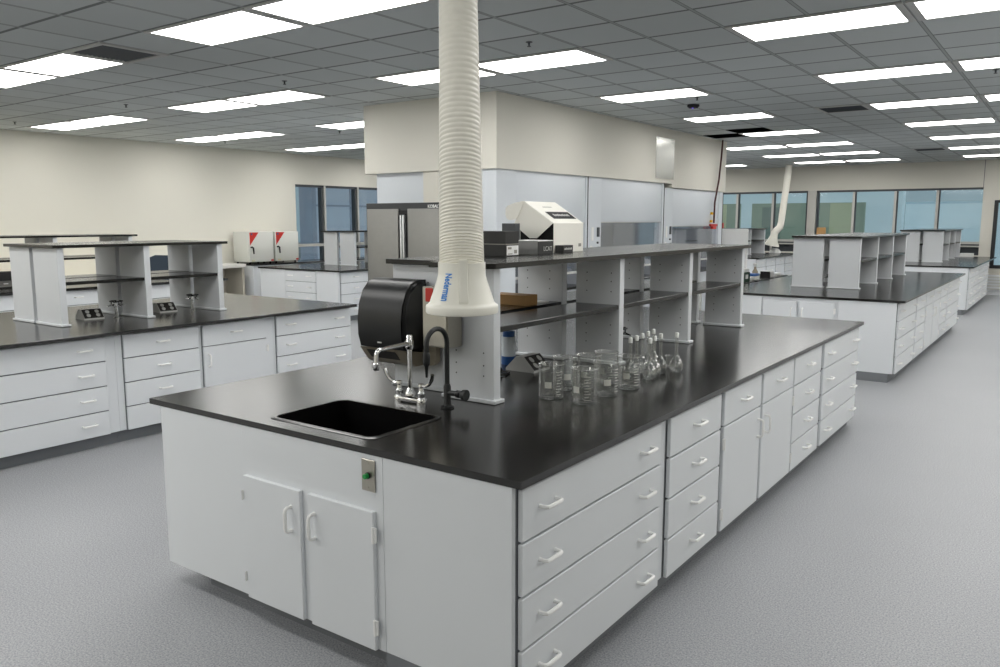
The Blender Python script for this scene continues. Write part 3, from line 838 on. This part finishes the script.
turret('black and chrome gas turret behind the flasks in the middle bay of the foreground rack', -.99, 2.62)
turret('chrome gas turret glimpsed between the two banks of the right island rack', -1.17, 9.0)

# ------------------------------------------------------------------ things on the foreground rack
ZT = 1.5785
def on_box(name, label, x, y, w, d, h, rz, mm, z=ZT, cat='box', group=None):
    t = thing(name, label, cat, (x, y, z), rz, group)
    bm = B(); box(bm, -w/2, w/2, -d/2, d/2, 0, h, .0015); obj('carton', bm, mm, t); return t
VR = R(35.6)
g = 'cartons on top of the foreground rack'
t = on_box('instrument_box', 'lower black carton with a white shipping label, left on the rack top', -1.235, 1.535, .27, .13, .068, 0, CARTIN, group=g)
bm = B(); box(bm, .135, .1357, -.055, .058, .006, .058); lb = obj('shipping_label', bm, PAPER, t)
bm = B()
for a in ((-.045, -.01, .038, .05), (.015, .045, .014, .034), (-.045, .0, .01, .015)): box(bm, .1357, .1361, a[0], a[1], a[2], a[3])
obj('label_print', bm, GINK, lb)
bm = B(); box(bm, -.1352, .1352, -.0652, .0652, .063, .0682); obj('lid_edge', bm, GINK, t)
on_box('instrument_box', 'upper plain black carton stacked on the labelled black carton', -1.238, 1.537, .27, .13, .068, 0, CARTIN, z=ZT+.0688, group=g)
t = on_box('instrument_box', 'slate grey carton behind the black stack on the rack top', -1.385, 1.93, .10, .05, .178, 0, DGREY, group=g)
t = on_box('instrument_box', 'grey carton with a dark right face and pale lettering before the white carton', -1.165, 1.835, .18, .165, .08, 0, CARTGR, group=g)
bm = B(); box(bm, .0901, .091, -.0825, .0825, .0, .0765); dk = obj('dark_face', bm, CARTIN, t)
me = text_mesh('LCAT', .038); me.materials.append(LGREY)
link('lettering', me, dk, (.0915, .025, .032), (R(90), 0, R(90)))
bm = B(); box(bm, -.0905, .0915, -.083, .083, .0765, .0812); obj('lid_edge', bm, PAPER, t)
t = on_box('instrument_box', 'small black carton with pale lettering at the foot of the white carton', -1.132, 2.14, .06, .115, .045, 0, CARTIN, group=g)
bm = B()
for k in range(9): box(bm, .03, .0306, -.045+k*.01, -.038+k*.01, .018, .018+.009+.002*(k % 3))
obj('lettering', bm, LGREY, t)

# big white carton: sloping lid, its near end open with the flap folded out
t = thing('product_carton', 'large white carton with a sloping top, black stripe and open flap on the rack', 'box', (-1.17, 2.08, ZT), 0, g)
bm = B(); prism(bm, [(0, 0), (0, .178), (-.215, .314), (-.25, .314), (-.25, 0)], 1, 0, .36); obj('carton', bm, CARTON, t)
sl = Vector((-.215, 0, .136)); nn = Vector((.136, 0, .215)).normalized()*.0008
def slope_patch(bm, f0, f1, y0, y1, lift):
    P0 = Vector((0, 0, .178))
    q = [P0+sl*f0+Vector((0, y0, 0)), P0+sl*f0+Vector((0, y1, 0)), P0+sl*f1+Vector((0, y1, 0)), P0+sl*f1+Vector((0, y0, 0))]
    bm.faces.new([bm.verts.new(v+nn*lift) for v in q])
bm = B(); slope_patch(bm, .2, .52, .07, .345, 1); st = obj('black_stripe', bm, INK, t)
bm = B()
for k in range(10): slope_patch(bm, .32, .40+.02*(k % 3 == 0), .12+k*.019, .134+k*.019, 2)
obj('stripe_print', bm, LGREY, st)
bm = B()
for k in range(6): slope_patch(bm, .72, .76, .12+k*.018, .133+k*.018, 1)
obj('small_print', bm, GINK, t)
bm = B(); box(bm, 0, .0006, .15, .23, .022, .03); obj('small_print', bm, GINK, t)
bm = B(); box(bm, 0, .0006, .3, .335, .03, .05); obj('small_print', bm, GINK, t)
bm = B(); prism(bm, [(-.003, .003), (-.003, .174), (-.214, .308), (-.247, .308), (-.247, .003)], 1, -.0008, -.0002); obj('painted_mouth_shade', bm, DARKV, t)  # black sheet paints the shade inside the open end
def flap(nm, pts, th):
    bm = B(); prism(bm, [(p[0], p[2]) for p in pts], 1, pts[0][1]-th, pts[0][1]); return obj(nm, bm, CARTON, t)
flap('open_flap', [(.004, -.015, .179), (-.21, -.015, .316), (-.245, -.015, .24), (-.286, -.015, .172), (-.165, -.015, .086), (-.112, -.015, .087)], .003)
flap('tuck_tongue', [(-.208, -.022, .314), (-.235, -.022, .25), (-.25, -.022, .214), (-.275, -.022, .2), (-.318, -.022, .198), (-.336, -.022, .21), (-.345, -.022, .235), (-.342, -.022, .272), (-.33, -.022, .286), (-.27, -.022, .306)], .003)

# mid shelf: cardboard box, paper; below: bottle, cable
t = on_box('cardboard_box', 'brown cardboard box on the near middle shelf of the foreground rack', -1.29, 1.82, .26, .13, .06, 0, CARD, z=1.2775)
bm = B(); box(bm, -.13, .13, -.02, .02, .06, .0606); obj('tape_strip', bm, mat('brown_tape', (140, 104, 62), .5), t)
bm = B(); box(bm, -.06, .06, -.09, .09, 0, .003); box(bm, -.05, .07, -.085, .08, .003, .006)
tag(obj('paper_sheet', bm, PAPER, None, (-1.27, 1.985, 1.2775), (0, 0, R(80))), 'loose white paper beside the brown cardboard box on the shelf', 'paper')
t = thing('wash_bottle', 'clear bottle with blue cap and blue base behind the near rack upright', 'bottle', (-1.31, 1.8, TOP+.0005))
bm = B(); lathe(bm, [(.042, .05), (.042, .165), (.03, .17)], 24); obj('bottle_body', bm, mat('frosted_plastic', (205, 212, 218), .25, noise=.05), t)
bm = B(); lathe(bm, [(.044, 0), (.044, .05)], 24); obj('base', bm, mat('blue_plastic', (34, 78, 136), .35), t)
bm = B(); lathe(bm, [(.036, .168), (.036, .2), (.02, .205), (0, .206)], 24); obj('cap', bm, MATS['blue_plastic'], t)
bm = B()
tube(bm, [(-1.15, 1.42, TOP+.008), (-1.1, 1.47, TOP+.006), (-1.13, 1.55, TOP+.006), (-1.2, 1.56, TOP+.006), (-1.22, 1.5, TOP+.006), (-1.16, 1.45, TOP+.008)], .005, 8)
tube(bm, [(-1.2, 1.5, TOP+.03), (-1.14, 1.47, TOP+.028)], .018, 10)
tag(obj('power_cord', bm, BLACKM, None), 'coiled black power cord on the worktop by the near rack upright', 'cord')

# ------------------------------------------------------------------ left island
LX = -4.6
worktop('black epoxy worktop of the left island behind the towel dispenser', LX-2.195, LX, -1.4, 3.76)
lg = 'left island cabinets'; X = LX-.075
unit_wide('white cabinet of four wide drawers at the left edge of the picture', (X, -.03, 0), 1.235, .02, 1.145, group=lg)
unit_four('white four-drawer cabinet second from the left edge on the left island', (X, 1.206, 0), .752, .06, .735, group=lg)
unit_door('white cabinet with one drawer over a door on the left island', (X, 1.959, 0), .79, .026, .70, False, group=lg)
unit_wide('white cabinet of wide two-handled drawers at the right end of the left island', (X, 2.75, 0), .995, .03, .985, group=lg)
t = thing('cabinet_run', 'plain white rear cabinet body of the left island', 'cabinet', (X-DEP-.02, 1., 0))
bm = B(); box(bm, -1.35, 0.015, -1.0, 2.745, .1, UND-.0005); obj('carcass', bm, WHITE, t); bm = B(); box(bm, -1.28, 0, -1.0, 2.68, 0, .1); obj('toe_kick', bm, TOE, t)
rack('white double reagent rack with black top on the left island', -6.06, -5.70, -5.64, -5.235, 1.07, .745, 3, front=(.04, .04), over=.05)

# ------------------------------------------------------------------ generic islands elsewhere
def island(pref, x, y0, L, units, end=None, group=None, body=True):
    """worktop, front units along +X side, near end cabinet"""
    worktop('black epoxy worktop of the '+pref, x-2.195, x, y0, y0+L)
    X = x-.06; y = y0+.012
    for kind, lab, w in units:
        lab = lab+' of the '+pref
        if kind == 'wide': unit_wide(lab, (X, y, 0), w-.001, .03, w-.05, group=group)
        elif kind == 'four': unit_four(lab, (X, y, 0), w-.001, .03, w-.04, group=group)
        elif kind == 'dr': unit_door(lab, (X, y, 0), w-.001, .025, w-.025, True, group=group)
        elif kind == 'dl': unit_door(lab, (X, y, 0), w-.001, .025, w-.025, False, group=group)
        y += w
    if body:
        t = thing('cabinet_run', 'plain white end panels and rear cabinet body of the '+pref, 'cabinet', (X-DEP-.002, y0+.012, 0))
        e = .62 if end else 0.
        bm = B(); box(bm, -1.37, -.001, e, L-.03, .1, UND-.0005, .0015)
        if end: box(bm, -1.37, -.862, 0, e, .1, UND-.0005, .0015)
        obj('carcass', bm, WHITE, t)
        bm = B(); box(bm, -1.3, -.001, e+.07, L-.1, 0, .1); obj('toe_kick', bm, TOE, t)
    if end:
        end_cabinet(end, (X-DEP-.002-.86, y0+.012, 0), .859, .845, R(-90), ((.02, .405), (.435, .82)))
island('right island', -.02, 7.41, 5.64,
       [('wide', 'white wide-drawer cabinet at the near corner', 1.22), ('four', 'white narrow four-drawer cabinet', .75), ('dr', 'white door cabinet with near hinge', .66), ('dl', 'white door cabinet with far hinge', .67), ('four', 'white second narrow four-drawer cabinet', .75), ('wide', 'white wide-drawer cabinet at the far end', 1.5)],
       end='white two-door cabinet on the near end of the right island', group='right island cabinets')
rack('white double reagent rack with black top on the right island', -1.575, -1.195, -1.125, -.757, 8.66, 1.085, 4, front=(.06, .06), over=.06)
island('far right island', -.1, 15.2, 5.05,
       [('four', 'white four-drawer cabinet at the near corner', .75), ('wide', 'white wide-drawer cabinet', 1.2), ('wide', 'white second wide-drawer cabinet', 1.2), ('four', 'white four-drawer cabinet at the far end', .8)], group='far right island cabinets')
rack('white double reagent rack with black top on the far right island by the window', -1.615, -1.25, -1.185, -.815, 16.68, 1.0, 4, front=(.05, .05), over=.06)
island('far middle island', -4.52, 16.5, 3.4,
       [('four', 'white four-drawer cabinet at the near corner', .74), ('four', 'white second four-drawer cabinet', .74), ('dr', 'white door cabinet', .74), ('four', 'white third four-drawer cabinet', .74)], group='far middle island cabinets')
rack('white double reagent rack with black top on the far middle island under the small duct', -6.1, -5.72, -5.65, -5.27, 17.0, 1.1, 3, front=(.05, .05), over=.06)
island('second left island', -9.03, .4, 4.2,
       [('dr', 'white door cabinet seen below the left rack shelf', 1.15), ('dl', 'white second door cabinet', 1.15), ('four', 'white drawer cabinet', .9), ('four', 'white drawer cabinet at the right end', .95)], group='second left island cabinets')
rack('white double reagent rack, its black top rising behind the left island rack', -10.42, -10.08, -9.99, -9.62, 2.09, 1.05, 3, front=(1.2, 1.2), over=.07)
# island in front of the incubators: drawers on its near end
BX, BY = -8.9, 7.55
worktop('black epoxy worktop of the island in front of the incubators', BX-2.2, BX, BY, BY+4.8)
bg = 'incubator island cabinets'
t = thing('end_panel_cabinet', 'plain white panel at the left of the three drawers before the incubators', 'cabinet', (BX-2.16, BY+.02, 0), 0)
bm = B(); box(bm, 0, .7, 0, .6, .1, UND-.0005, .0015); obj('carcass', bm, WHITE, t); bm = B(); box(bm, .05, .7, .07, .6, 0, .1); obj('toe_kick', bm, TOE, t)
unit_wide('white two-handled drawer cabinet facing the camera on the island before the incubators', (BX-1.458, BY+.012, 0), .84, .01, .83, R(-90), group=bg)
t = thing('end_panel_cabinet', 'plain white corner panel right of the three drawers before the incubators', 'cabinet', (BX-.617, BY+.02, 0), 0)
bm = B(); box(bm, 0, .55, 0, .05, .1, UND-.0005, .0015); obj('carcass', bm, WHITE, t); bm = B(); box(bm, 0, .5, .04, .05, 0, .1); obj('toe_kick', bm, TOE, t)
unit_four('white four-drawer cabinet on the right side of the island before the incubators', (BX-.06, BY+.075, 0), .75, .02, .72, group=bg, depth=.54)
unit_four('white second four-drawer cabinet behind the grey steel locker before the incubators', (BX-.06, BY+.827, 0), .75, .02, .72, group=bg, depth=.54)
rack('white double reagent rack before the left window', -10.62, -10.25, -10.17, -9.78, 8.78, 1.1, 3, front=(.06, .06), over=.06)

# ------------------------------------------------------------------ left wall bench, incubators, chair, table
t = thing('wall_bench', 'long white wall bench with black top under the incubators', 'bench', (XL+.02, 8.0, 0))
bm = B(); box(bm, 0, .7, 0, 6.0, UND, TOP, .003); obj('top', bm, EPOXY, t)
bm = B(); box(bm, 0, .66, .01, 1.79, .1, UND-.0005, .002); box(bm, 0, .64, 1.8, 6, .1, UND-.0005); obj('cabinet_body', bm, WHITE, t)
bm = B(); box(bm, 0, .6, .01, 6, 0, .1); obj('toe_kick', bm, TOE, t)
t0 = t
def incubator(label, y, rz=0):
    t = thing('incubator', label, 'incubator', (-11.95, y, TOP+.0008), rz, 'grey incubators on the wall bench')
    w, d, h = .60, .5, .635
    bm = B(); box(bm, -d, -.05, 0, w, .03, h, .006); obj('housing', bm, mat('incubator_grey', (212, 213, 206), .45, noise=.01), t)
    bm = B(); box(bm, -.048, 0, 0, w, .035, h-.002, .006); dr = obj('door', bm, MATS['incubator_grey'], t)
    bm = B(); prism(bm, [(.02, h-.01), (.02, h-.27), (.24, h-.01)], 0, .0, .0015); tr = obj('red_triangle', bm, RED, dr)
    bm = B(); lathe(bm, [(.022, 0), (.022, .0012), (0, .0014)], 14, (.0015, .07, h-.045), Matrix.Rotation(R(90), 4, 'Y')); obj('round_emblem', bm, mat('emblem_blue', (60, 70, 110), .5), tr)
    bm = B(); tube(bm, [(.0, .045, .33), (.03, .05, .335), (.035, .075, .32), (.035, .085, .2)], [.016, .018, .018, .014], 10); obj('handle', bm, BLACKP, dr)
    bm = B(); box(bm, 0, .002, w-.075, w-.01, .045, .075); obj('red_badge', bm, RED, dr)
    bm = B(); box(bm, 0, .0015, .06, .08, .05, .075); box(bm, 0, .0015, .095, .115, .05, .075); obj('yellow_sticker', bm, mat('pale_yellow', (214, 200, 120), .6), dr)
    for yy in (.05, w-.05):
        for xx in (-.06, -d+.05):
            bm = B(); lathe(bm, [(.018, 0), (.018, .03)], 10, (xx, yy, 0)); obj('foot', bm, BLACKM, t)
    return t
incubator('left grey incubator with a red triangle and black door handle', 8.02)
incubator('right grey incubator with a red triangle, next to the window', 8.67)

t = thing('work_table', 'pale table with a thick white top and beige legs left of the incubators', 'table', (-12.2, 6.93, 0))
bm = B(); box(bm, -.28, .32, -.45, .95, .86, .93, .006); obj('top', bm, mat('pale_laminate', (214, 212, 205), .5), t)
bm = B(); box(bm, -.26, .28, .88, .93, .0, .86, .003); obj('leg', bm, mat('beige_panel', (190, 184, 170), .6), t)
bm = B(); box(bm, -.26, .28, -.43, -.38, .0, .86, .003); obj('leg', bm, MATS['beige_panel'], t)
bm = B(); box(bm, -.27, -.25, -.38, .88, .2, .86, .003); obj('back_panel', bm, MATS['beige_panel'], t)
bm = B(); box(bm, -.2, .2, .2, .6, .62, .66, .003); obj('under_shelf', bm, DGREY, t)
bm = B(); box(bm, -.15, .15, -.12, .12, 0, .012); tag(obj('paper_stack', bm, PAPER, None, (-12.2, 7.35, .9305), (0, 0, .2)), 'white papers lying on the pale table by the left wall', 'paper')

t = thing('wall_desk', 'long cream desk along the left wall behind the left racks', 'desk', (XL+.02, -2., 0))
bm = B(); box(bm, 0, .65, 0, 7.9, .76, .80, .004); obj('top', bm, mat('cream_laminate', (224, 218, 198), .5), t)
for y in (.02, 2.6, 5.2, 7.82):
    bm = B(); box(bm, .03, .6, y, y+.05, 0, .76); obj('leg', bm, LGREY, t)
t = thing('office_chair', 'dark navy office chair, its back rising behind the left rack shelf', 'chair', (-11.35, 5.8, 0), R(-22))
bm = B(); lathe(bm, [(.03, .05), (.03, .25), (.02, .25), (.02, .42)], 12); obj('gas_lift', bm, BLACKR, t)
for k in range(5):
    a = R(72*k+20); bm = B(); tube(bm, [(0, 0, .1), (.3*math.cos(a), .3*math.sin(a), .06)], [.025, .018], 8); lg_ = obj('leg', bm, BLACKR, t)
    bm = B(); lathe(bm, [(0, -.02), (.028, -.02), (.028, .02), (0, .02)], 12, (.3*math.cos(a), .3*math.sin(a), .028), Matrix.Rotation(R(90), 4, 'X')); obj('castor', bm, BLACKM, lg_)
bm = B(); box(bm, -.24, .24, -.24, .24, .43, .5, .03); obj('seat', bm, NAVY, t)
bm = B(); prism(bm, [(-.24, .7), (-.25, 1.0), (-.2, 1.14), (-.1, 1.18), (.12, 1.17), (.2, 1.12), (.24, 1.0), (.22, .7)], 1, .2, .27)
bmesh.ops.rotate(bm, verts=bm.verts, cent=(0, 0, 0), matrix=Matrix.Rotation(R(90), 3, 'Z')); obj('backrest', bm, NAVY, t)
bm = B(); tube(bm, [(-.2, 0, .45), (-.27, 0, .5), (-.27, 0, .75)], .018, 8); obj('back_post', bm, BLACKR, t)

# dark instrument on the second left island
t = thing('bench_instrument', 'dark boxy bench instrument with grey keys at the left edge', 'instrument', (-9.72, 2.68, TOP+.0008))
bm = B(); box(bm, -.3, .05, -.5, .4, 0, .02, .004); box(bm, -.3, -.05, -.5, .4, .02, .2, .01); obj('housing', bm, BLACKM, t)
bm = B(); prism(bm, [(-.05, .02), (.05, .02), (.05, .03), (-.05, .09)], 1, -.48, .38); kp = obj('key_panel', bm, STEELD, t)
for k in range(8):
    bm = B(); box(bm, -.01, .025, -.45+k*.1, -.4+k*.1, .052, .062); obj('key', bm, PAPER, kp)

# ------------------------------------------------------------------ grey steel locker
t = thing('steel_locker', 'tall black framed storage locker with grey steel doors behind the duct', 'locker', (-5.05, 5.0, 0))
bm = B(); box(bm, -.62, .62, .0, .33, .06, 1.98, .004); obj('frame', bm, BLACKR, t)
for s in (-1, 1):
    bm = B(); box(bm, min(s*.075, s*.585), max(s*.075, s*.585), -.03, 0, .1, 1.91, .006); dd_ = obj('door', bm, STEELD, t)
    bm = B(); box(bm, min(s*.006, s*.032), max(s*.006, s*.032), -.05, -.012, .2, 1.84, .006); obj('handle', bm, mat('bright_aluminium', (196, 198, 198), .3, .8), dd_)
bm = B(); box(bm, -.075, .075, -.012, 0, .1, 1.89); obj('handle_channel', bm, BLACKM, t)
me = text_mesh('KOBALT', .05, bold=.001); me.materials.append(PAPER); link('lettering', me, t, (.46, -.0005, 1.935), (R(90), 0, 0))
for x in (-.5, .5):
    for y in (.05, .28):
        bm = B(); lathe(bm, [(.03, 0), (.03, .06)], 12, (x, y, 0)); obj('foot', bm, BLACKM, t)

# ------------------------------------------------------------------ fume hoods on the core
FXH = -3.985
def fume_hood(label, y0, y1, ztop, zs, post0, post1, plates=True, valves=False):
    t = thing('fume_hood', label, 'fume hood', (FXH, y0, 0))
    W = y1-y0
    bm = B(); box(bm, -.9, -.02, 0, W-.02, .1, .87); obj('base_cabinet', bm, HOODW, t)
    bm = B(); box(bm, -.9, .03, 0, W-.02, .872, .905, .003); obj('work_surface', bm, EPOXY, t)
    bm = B(); box(bm, -.12, 0, 0, post0, .906, ztop, .003); obj('side_post', bm, HOODW, t)
    bm = B(); box(bm, -.12, 0, W-post1, W-.02, .906, ztop, .003); obj('side_post', bm, HOODW, t)
    bm = B(); box(bm, -.06, -.012, post0+.001, W-post1-.001, zs, ztop, .004); obj('upper_panel', bm, HOODW, t)
    bm = B(); box(bm, -.9, -.88, .02, W-.03, .906, ztop); box(bm, -.88, -.125, .0, .02, .906, ztop); box(bm, -.88, -.125, W-.05, W-.03, .906, ztop); box(bm, -.88, -.125, .02, W-.05, ztop-.03, ztop-.01)
    for k in range(3): box(bm, -.88, -.86, .1, W-.1, 1.15+.22*k, 1.16+.22*k)
    obj('liner', bm, HOODIN, t)
    bm = B(); box(bm, -.045, -.04, post0+.005, W-post1-.005, 1.1, zs+.02); s = obj('sash_glass', bm, SASH, t)
    bm = B(); box(bm, -.055, -.02, post0+.002, W-post1-.002, 1.07, 1.1, .004); box(bm, -.055, -.02, post0+.002, W-post1-.002, zs-.012, zs, .002); obj('sash_rail', bm, LGREY, s)
    bm = B(); box(bm, -.05, .004, W-.019, W-.003, .95, ztop-.002); obj('painted_gap_shadow', bm, BLACKM, t)  # solid black strip paints the shadow in the joint between hoods
    a = bpy.data.lights.new('added_hood_light', 'AREA'); a.shape = 'RECTANGLE'; a.size = .3; a.size_y = W*.6; a.energy = 12  # unseen light added to brighten the hood interior
    o = bpy.data.objects.new('added_hood_light', a); COL.objects.link(o); o.location = (FXH-.5, y0+W/2, ztop-.05)
    if plates:
        bm = B(); box(bm, 0, .006, post0*.25, post0*.42, 1.5, 1.68, .002); box(bm, 0, .006, post0*.18, post0*.34, 1.38, 1.43, .002); obj('switch_plate', bm, PAPER, t)
        bm = B(); box(bm, 0, .012, post0*.68, post0*.86, 1.55, 1.68, .003); obj('airflow_monitor', bm, DGREY, t)
        bm = B(); lathe(bm, [(.014, 0), (.014, .02), (0, .022)], 10, (0, post0*.72, 1.47), Matrix.Rotation(R(90), 4, 'Y')); lathe(bm, [(.014, 0), (.014, .02), (0, .022)], 10, (0, post0*.78, 1.4), Matrix.Rotation(R(90), 4, 'Y')); obj('control_knob', bm, DGREY, t)
    if valves:
        for y, z in ((W-.58, 1.9), (W-.60, 1.76)):
            bm = B(); box(bm, 0, .03, y-.035, y+.035, z-.022, z+.022, .004); obj('yellow_tag', bm, YELLOW, t)
        bm = B(); box(bm, 0, .04, W-.66, W-.34, 1.67, 1.71, .006); box(bm, 0, .05, W-.6, W-.42, 1.62, 1.67, .006); obj('red_valve', bm, RED, t)
    return t
fume_hood('near white fume hood with its large blank panel behind the white carton', CY0+.06, 7.5, 2.36, 1.75, .36, .06, plates=False)
fume_hood('middle white fume hood with the sash glass low and controls on its left post', 7.5, 9.96, 2.36, 1.755, .37, .08)
fume_hood('far white fume hood with red valve and yellow tags', 9.96, CY1-.02, 2.29, 1.685, .34, .2, valves=True)
# end cheek of the near hood
bm = B(); box(bm, -4.83, FXH, CY0+.03, CY0+.058, 0, 2.36, .002); struct('trim_hood_cheek', bm, HOODW)
t = thing('wall_sheet', 'shiny steel sheet fixed to the soffit above the far fume hood', 'panel', (CX1, 9.89, 2.425))
bm = B(); box(bm, .0, .006, -.34, .34, 0, .63, .002); obj('sheet', bm, mat('shiny_sheet', (190, 190, 184), .22, .9), t)
bm = B(); box(bm, -.01, .01, -.29, .29, 0, 1.62, .003); 
t = tag(obj('white_board', bm, PAPER, None, (-3.825, 12.72, 0), (0, 0, R(90))), 'white foam board standing at the end of the fume hoods', 'board')
bm = B(); tube(bm, [(-3.88, 12.2, H+.3), (-3.9, 12.18, 2.9), (-3.9, 12.1, 2.5), (-3.935, 12.03, 2.1), (-3.94, 12.03, 1.73)], .017, 8)
tag(obj('service_hose', bm, mat('dark_red_hose', (70, 34, 32), .5), None), 'dark service hose dropping from the open ceiling tiles beside the fume hood', 'hose')
t = thing('gas_cylinder_valve', 'yellow and red valves standing on the end of the fume hoods', 'valve', (-4.16, 12.76, 0))
bm = B(); tube(bm, [(0, 0, 0), (0, 0, 1.7)], .02, 8); obj('pipe', bm, LGREY, t)
bm = B(); box(bm, -.025, .025, -.03, .03, 1.72, 1.85, .006); obj('yellow_valve', bm, YELLOW, t)
bm = B(); box(bm, .08, .13, -.03, .03, 1.63, 1.73, .006); tube(bm, [(0, 0, 1.66), (.1, 0, 1.66)], .012, 8); obj('red_valve', bm, RED, t)

# ------------------------------------------------------------------ cart with clutter left of the right island
t = thing('utility_cart', 'black topped cart standing along the left side of the right island', 'cart', (-2.56, 9.9, 0))
bm = B(); box(bm, -.28, .28, -1.3, 1.05, .885, .914, .003); obj('top', bm, EPOXYS, t)
for x in (-.25, .25):
    for y in (-1.25, 1.0):
        bm = B(); tube(bm, [(x, y, 0), (x, y, .885)], .018, 8); obj('leg', bm, LGREY, t)
bm = B(); box(bm, -.26, .26, -1.27, 1.02, .3, .32); obj('lower_shelf', bm, LGREY, t)
cg = 'clutter on the cart by the right island'; ZC = .9145
t = on_box('supply_box', 'dark green box with a white emblem on the cart', -2.42, 9.17, .16, .26, .13, 0, mat('dark_green', (38, 70, 52), .5), z=ZC, group=cg)
bm = B(); box(bm, .08, .082, -.06, .05, .04, .1); obj('emblem', bm, PAPER, t)
on_box('supply_box', 'white box lying on top of the dark green box', -2.44, 9.2, .16, .24, .045, 0, PAPER, z=ZC+.131, group=cg)
t = on_box('supply_box', 'blue and white box right of the green box on the cart', -2.42, 9.66, .14, .2, .05, 0, PAPER, z=ZC, group=cg)
bm = B(); box(bm, -.07, .07, -.1, .1, .0505, .085, .004); obj('blue_lid', bm, mat('blue_lid', (50, 96, 160), .5), t)
on_box('supply_box', 'small white box between the green box and the blue box', -2.4, 9.44, .1, .12, .045, 0, PAPER, z=ZC, group=cg)
t = thing('spray_bottle', 'tan spray bottle leaning on the cart by the right island', 'bottle', (-2.48, 9.95, ZC), 0, cg)
bm = B(); lathe(bm, [(.04, 0), (.042, .02), (.042, .1), (.018, .14), (.016, .17)], 16); obj('bottle_body', bm, mat('tan_plastic', (150, 138, 118), .4), t)
bm = B(); lathe(bm, [(.018, .17), (.03, .19), (.03, .22), (0, .225)], 12); obj('cap', bm, PAPER, t)
t = on_box('supply_box', 'white carton with a black end at the right of the cart', -2.42, 10.35, .14, .22, .085, 0, PAPER, z=ZC, group=cg)
bm = B(); box(bm, -.071, .071, -.115, -.08, 0, .086); obj('black_end', bm, BLACKM, t)
on_box('supply_box', 'low white carton at the far end of the cart', -2.42, 10.72, .14, .2, .04, 0, PAPER, z=ZC, group=cg)

# small far extraction arm
t, dd = extraction_arm('small distant cream extraction duct bent above the far middle island', (-4.84, 19.6, H), (-4.98, 19.6, 1.66), .085, .085, detail=False)
bm = B(); tube(bm, [(0, 0, .03), (-.02, -.01, -.06), (-.1, -.04, -.15), (-.14, -.05, -.22)], [.088, .09, .092, .09], 16); obj('elbow', bm, DUCT, t)
mt = Matrix.Rotation(R(12), 4, 'Y')
bm = B(); lathe(bm, [(.09, .04), (.095, -.05), (.12, -.2), (.19, -.29), (.2, -.33), (.18, -.33), (.09, -.06)], 24, (-.14, -.05, -.22), mt); obj('hood', bm, CREAMP, t)
t = thing('safety_helmet', 'white domed cap on the window ledge bench under the small duct', 'helmet', (-5.15, 19.75, TOP+.0005))
bm = B(); lathe(bm, [(.15, 0), (.14, .05), (.1, .1), (.05, .125), (0, .13)], 20); obj('dome', bm, PAPER, t)
bm = B(); box(bm, -.11, .11, -.09, .09, 0, .62, .004)
tag(obj('cardboard_box', bm, CARD, None, (-4.1, 20.2, .9705), (0, 0, .2)), 'tall brown cardboard box standing before the far window', 'box')
# ledge bench under the far window
t = thing('window_bench', 'black topped white bench under the far window between two islands', 'bench', (-3.4, 20.0, 0))
bm = B(); box(bm, -1.05, 1.05, -.0, .49, .94, .969, .003); obj('top', bm, EPOXY, t)
bm = B(); box(bm, -1.03, 1.03, .06, .48, 0, .94); obj('body', bm, WHITE, t)
for k, x in enumerate((-1.5, -1.1, -.7)):
    l = ('leftmost', 'middle', 'rightmost')[k]
    on_box('tray_box', l+' of three white boxes in a row below the far window at the right', x, 20.08, .27, .2, .08, 0, PAPER, z=TOP+.0005, group='white boxes under the far window')
# white louvred heater beyond the far right island
t = thing('convector_heater', 'low white louvred heater along the far wall under the black framed window', 'heater', (-.35, YF-.02, 0))
bm = B(); box(bm, -.12, 1.5, -.14, 0, .1, .48, .004); box(bm, -.12, 1.5, -.12, 0, 0, .1); obj('housing', bm, WHITE, t)
bm = B()
for k in range(5): box(bm, -.11, 1.49, -.15, -.14, .13+k*.07, .165+k*.07)
obj('louvre', bm, LGREY, t)

# ------------------------------------------------------------------ world and render look
w = bpy.data.worlds.new('sky'); SC.world = w; w.use_nodes = True
nt = w.node_tree; bgk = nt.nodes['Background']
tc = nt.nodes.new('ShaderNodeTexCoord'); sx = nt.nodes.new('ShaderNodeSeparateXYZ'); rp = nt.nodes.new('ShaderNodeValToRGB')
nt.links.new(tc.outputs['Generated'], sx.inputs[0]); nt.links.new(sx.outputs['Z'], rp.inputs['Fac'])
rp.color_ramp.elements[0].color = lin((132, 158, 168))+(1,); rp.color_ramp.elements[1].color = lin((134, 158, 172))+(1,)
nt.links.new(rp.outputs['Color'], bgk.inputs['Color']); bgk.inputs['Strength'].default_value = 1.

SC.view_settings.view_transform = 'Standard'
SC.view_settings.look = 'None'
SC.view_settings.exposure = 0.
SC.cycles.max_bounces = 10; SC.cycles.diffuse_bounces = 5; SC.cycles.glossy_bounces = 5; SC.cycles.transmission_bounces = 10; SC.cycles.transparent_max_bounces = 48
SC.cycles.caustics_reflective = False; SC.cycles.caustics_refractive = False
SC.cycles.sample_clamp_indirect = 6.
print('lights', nl)
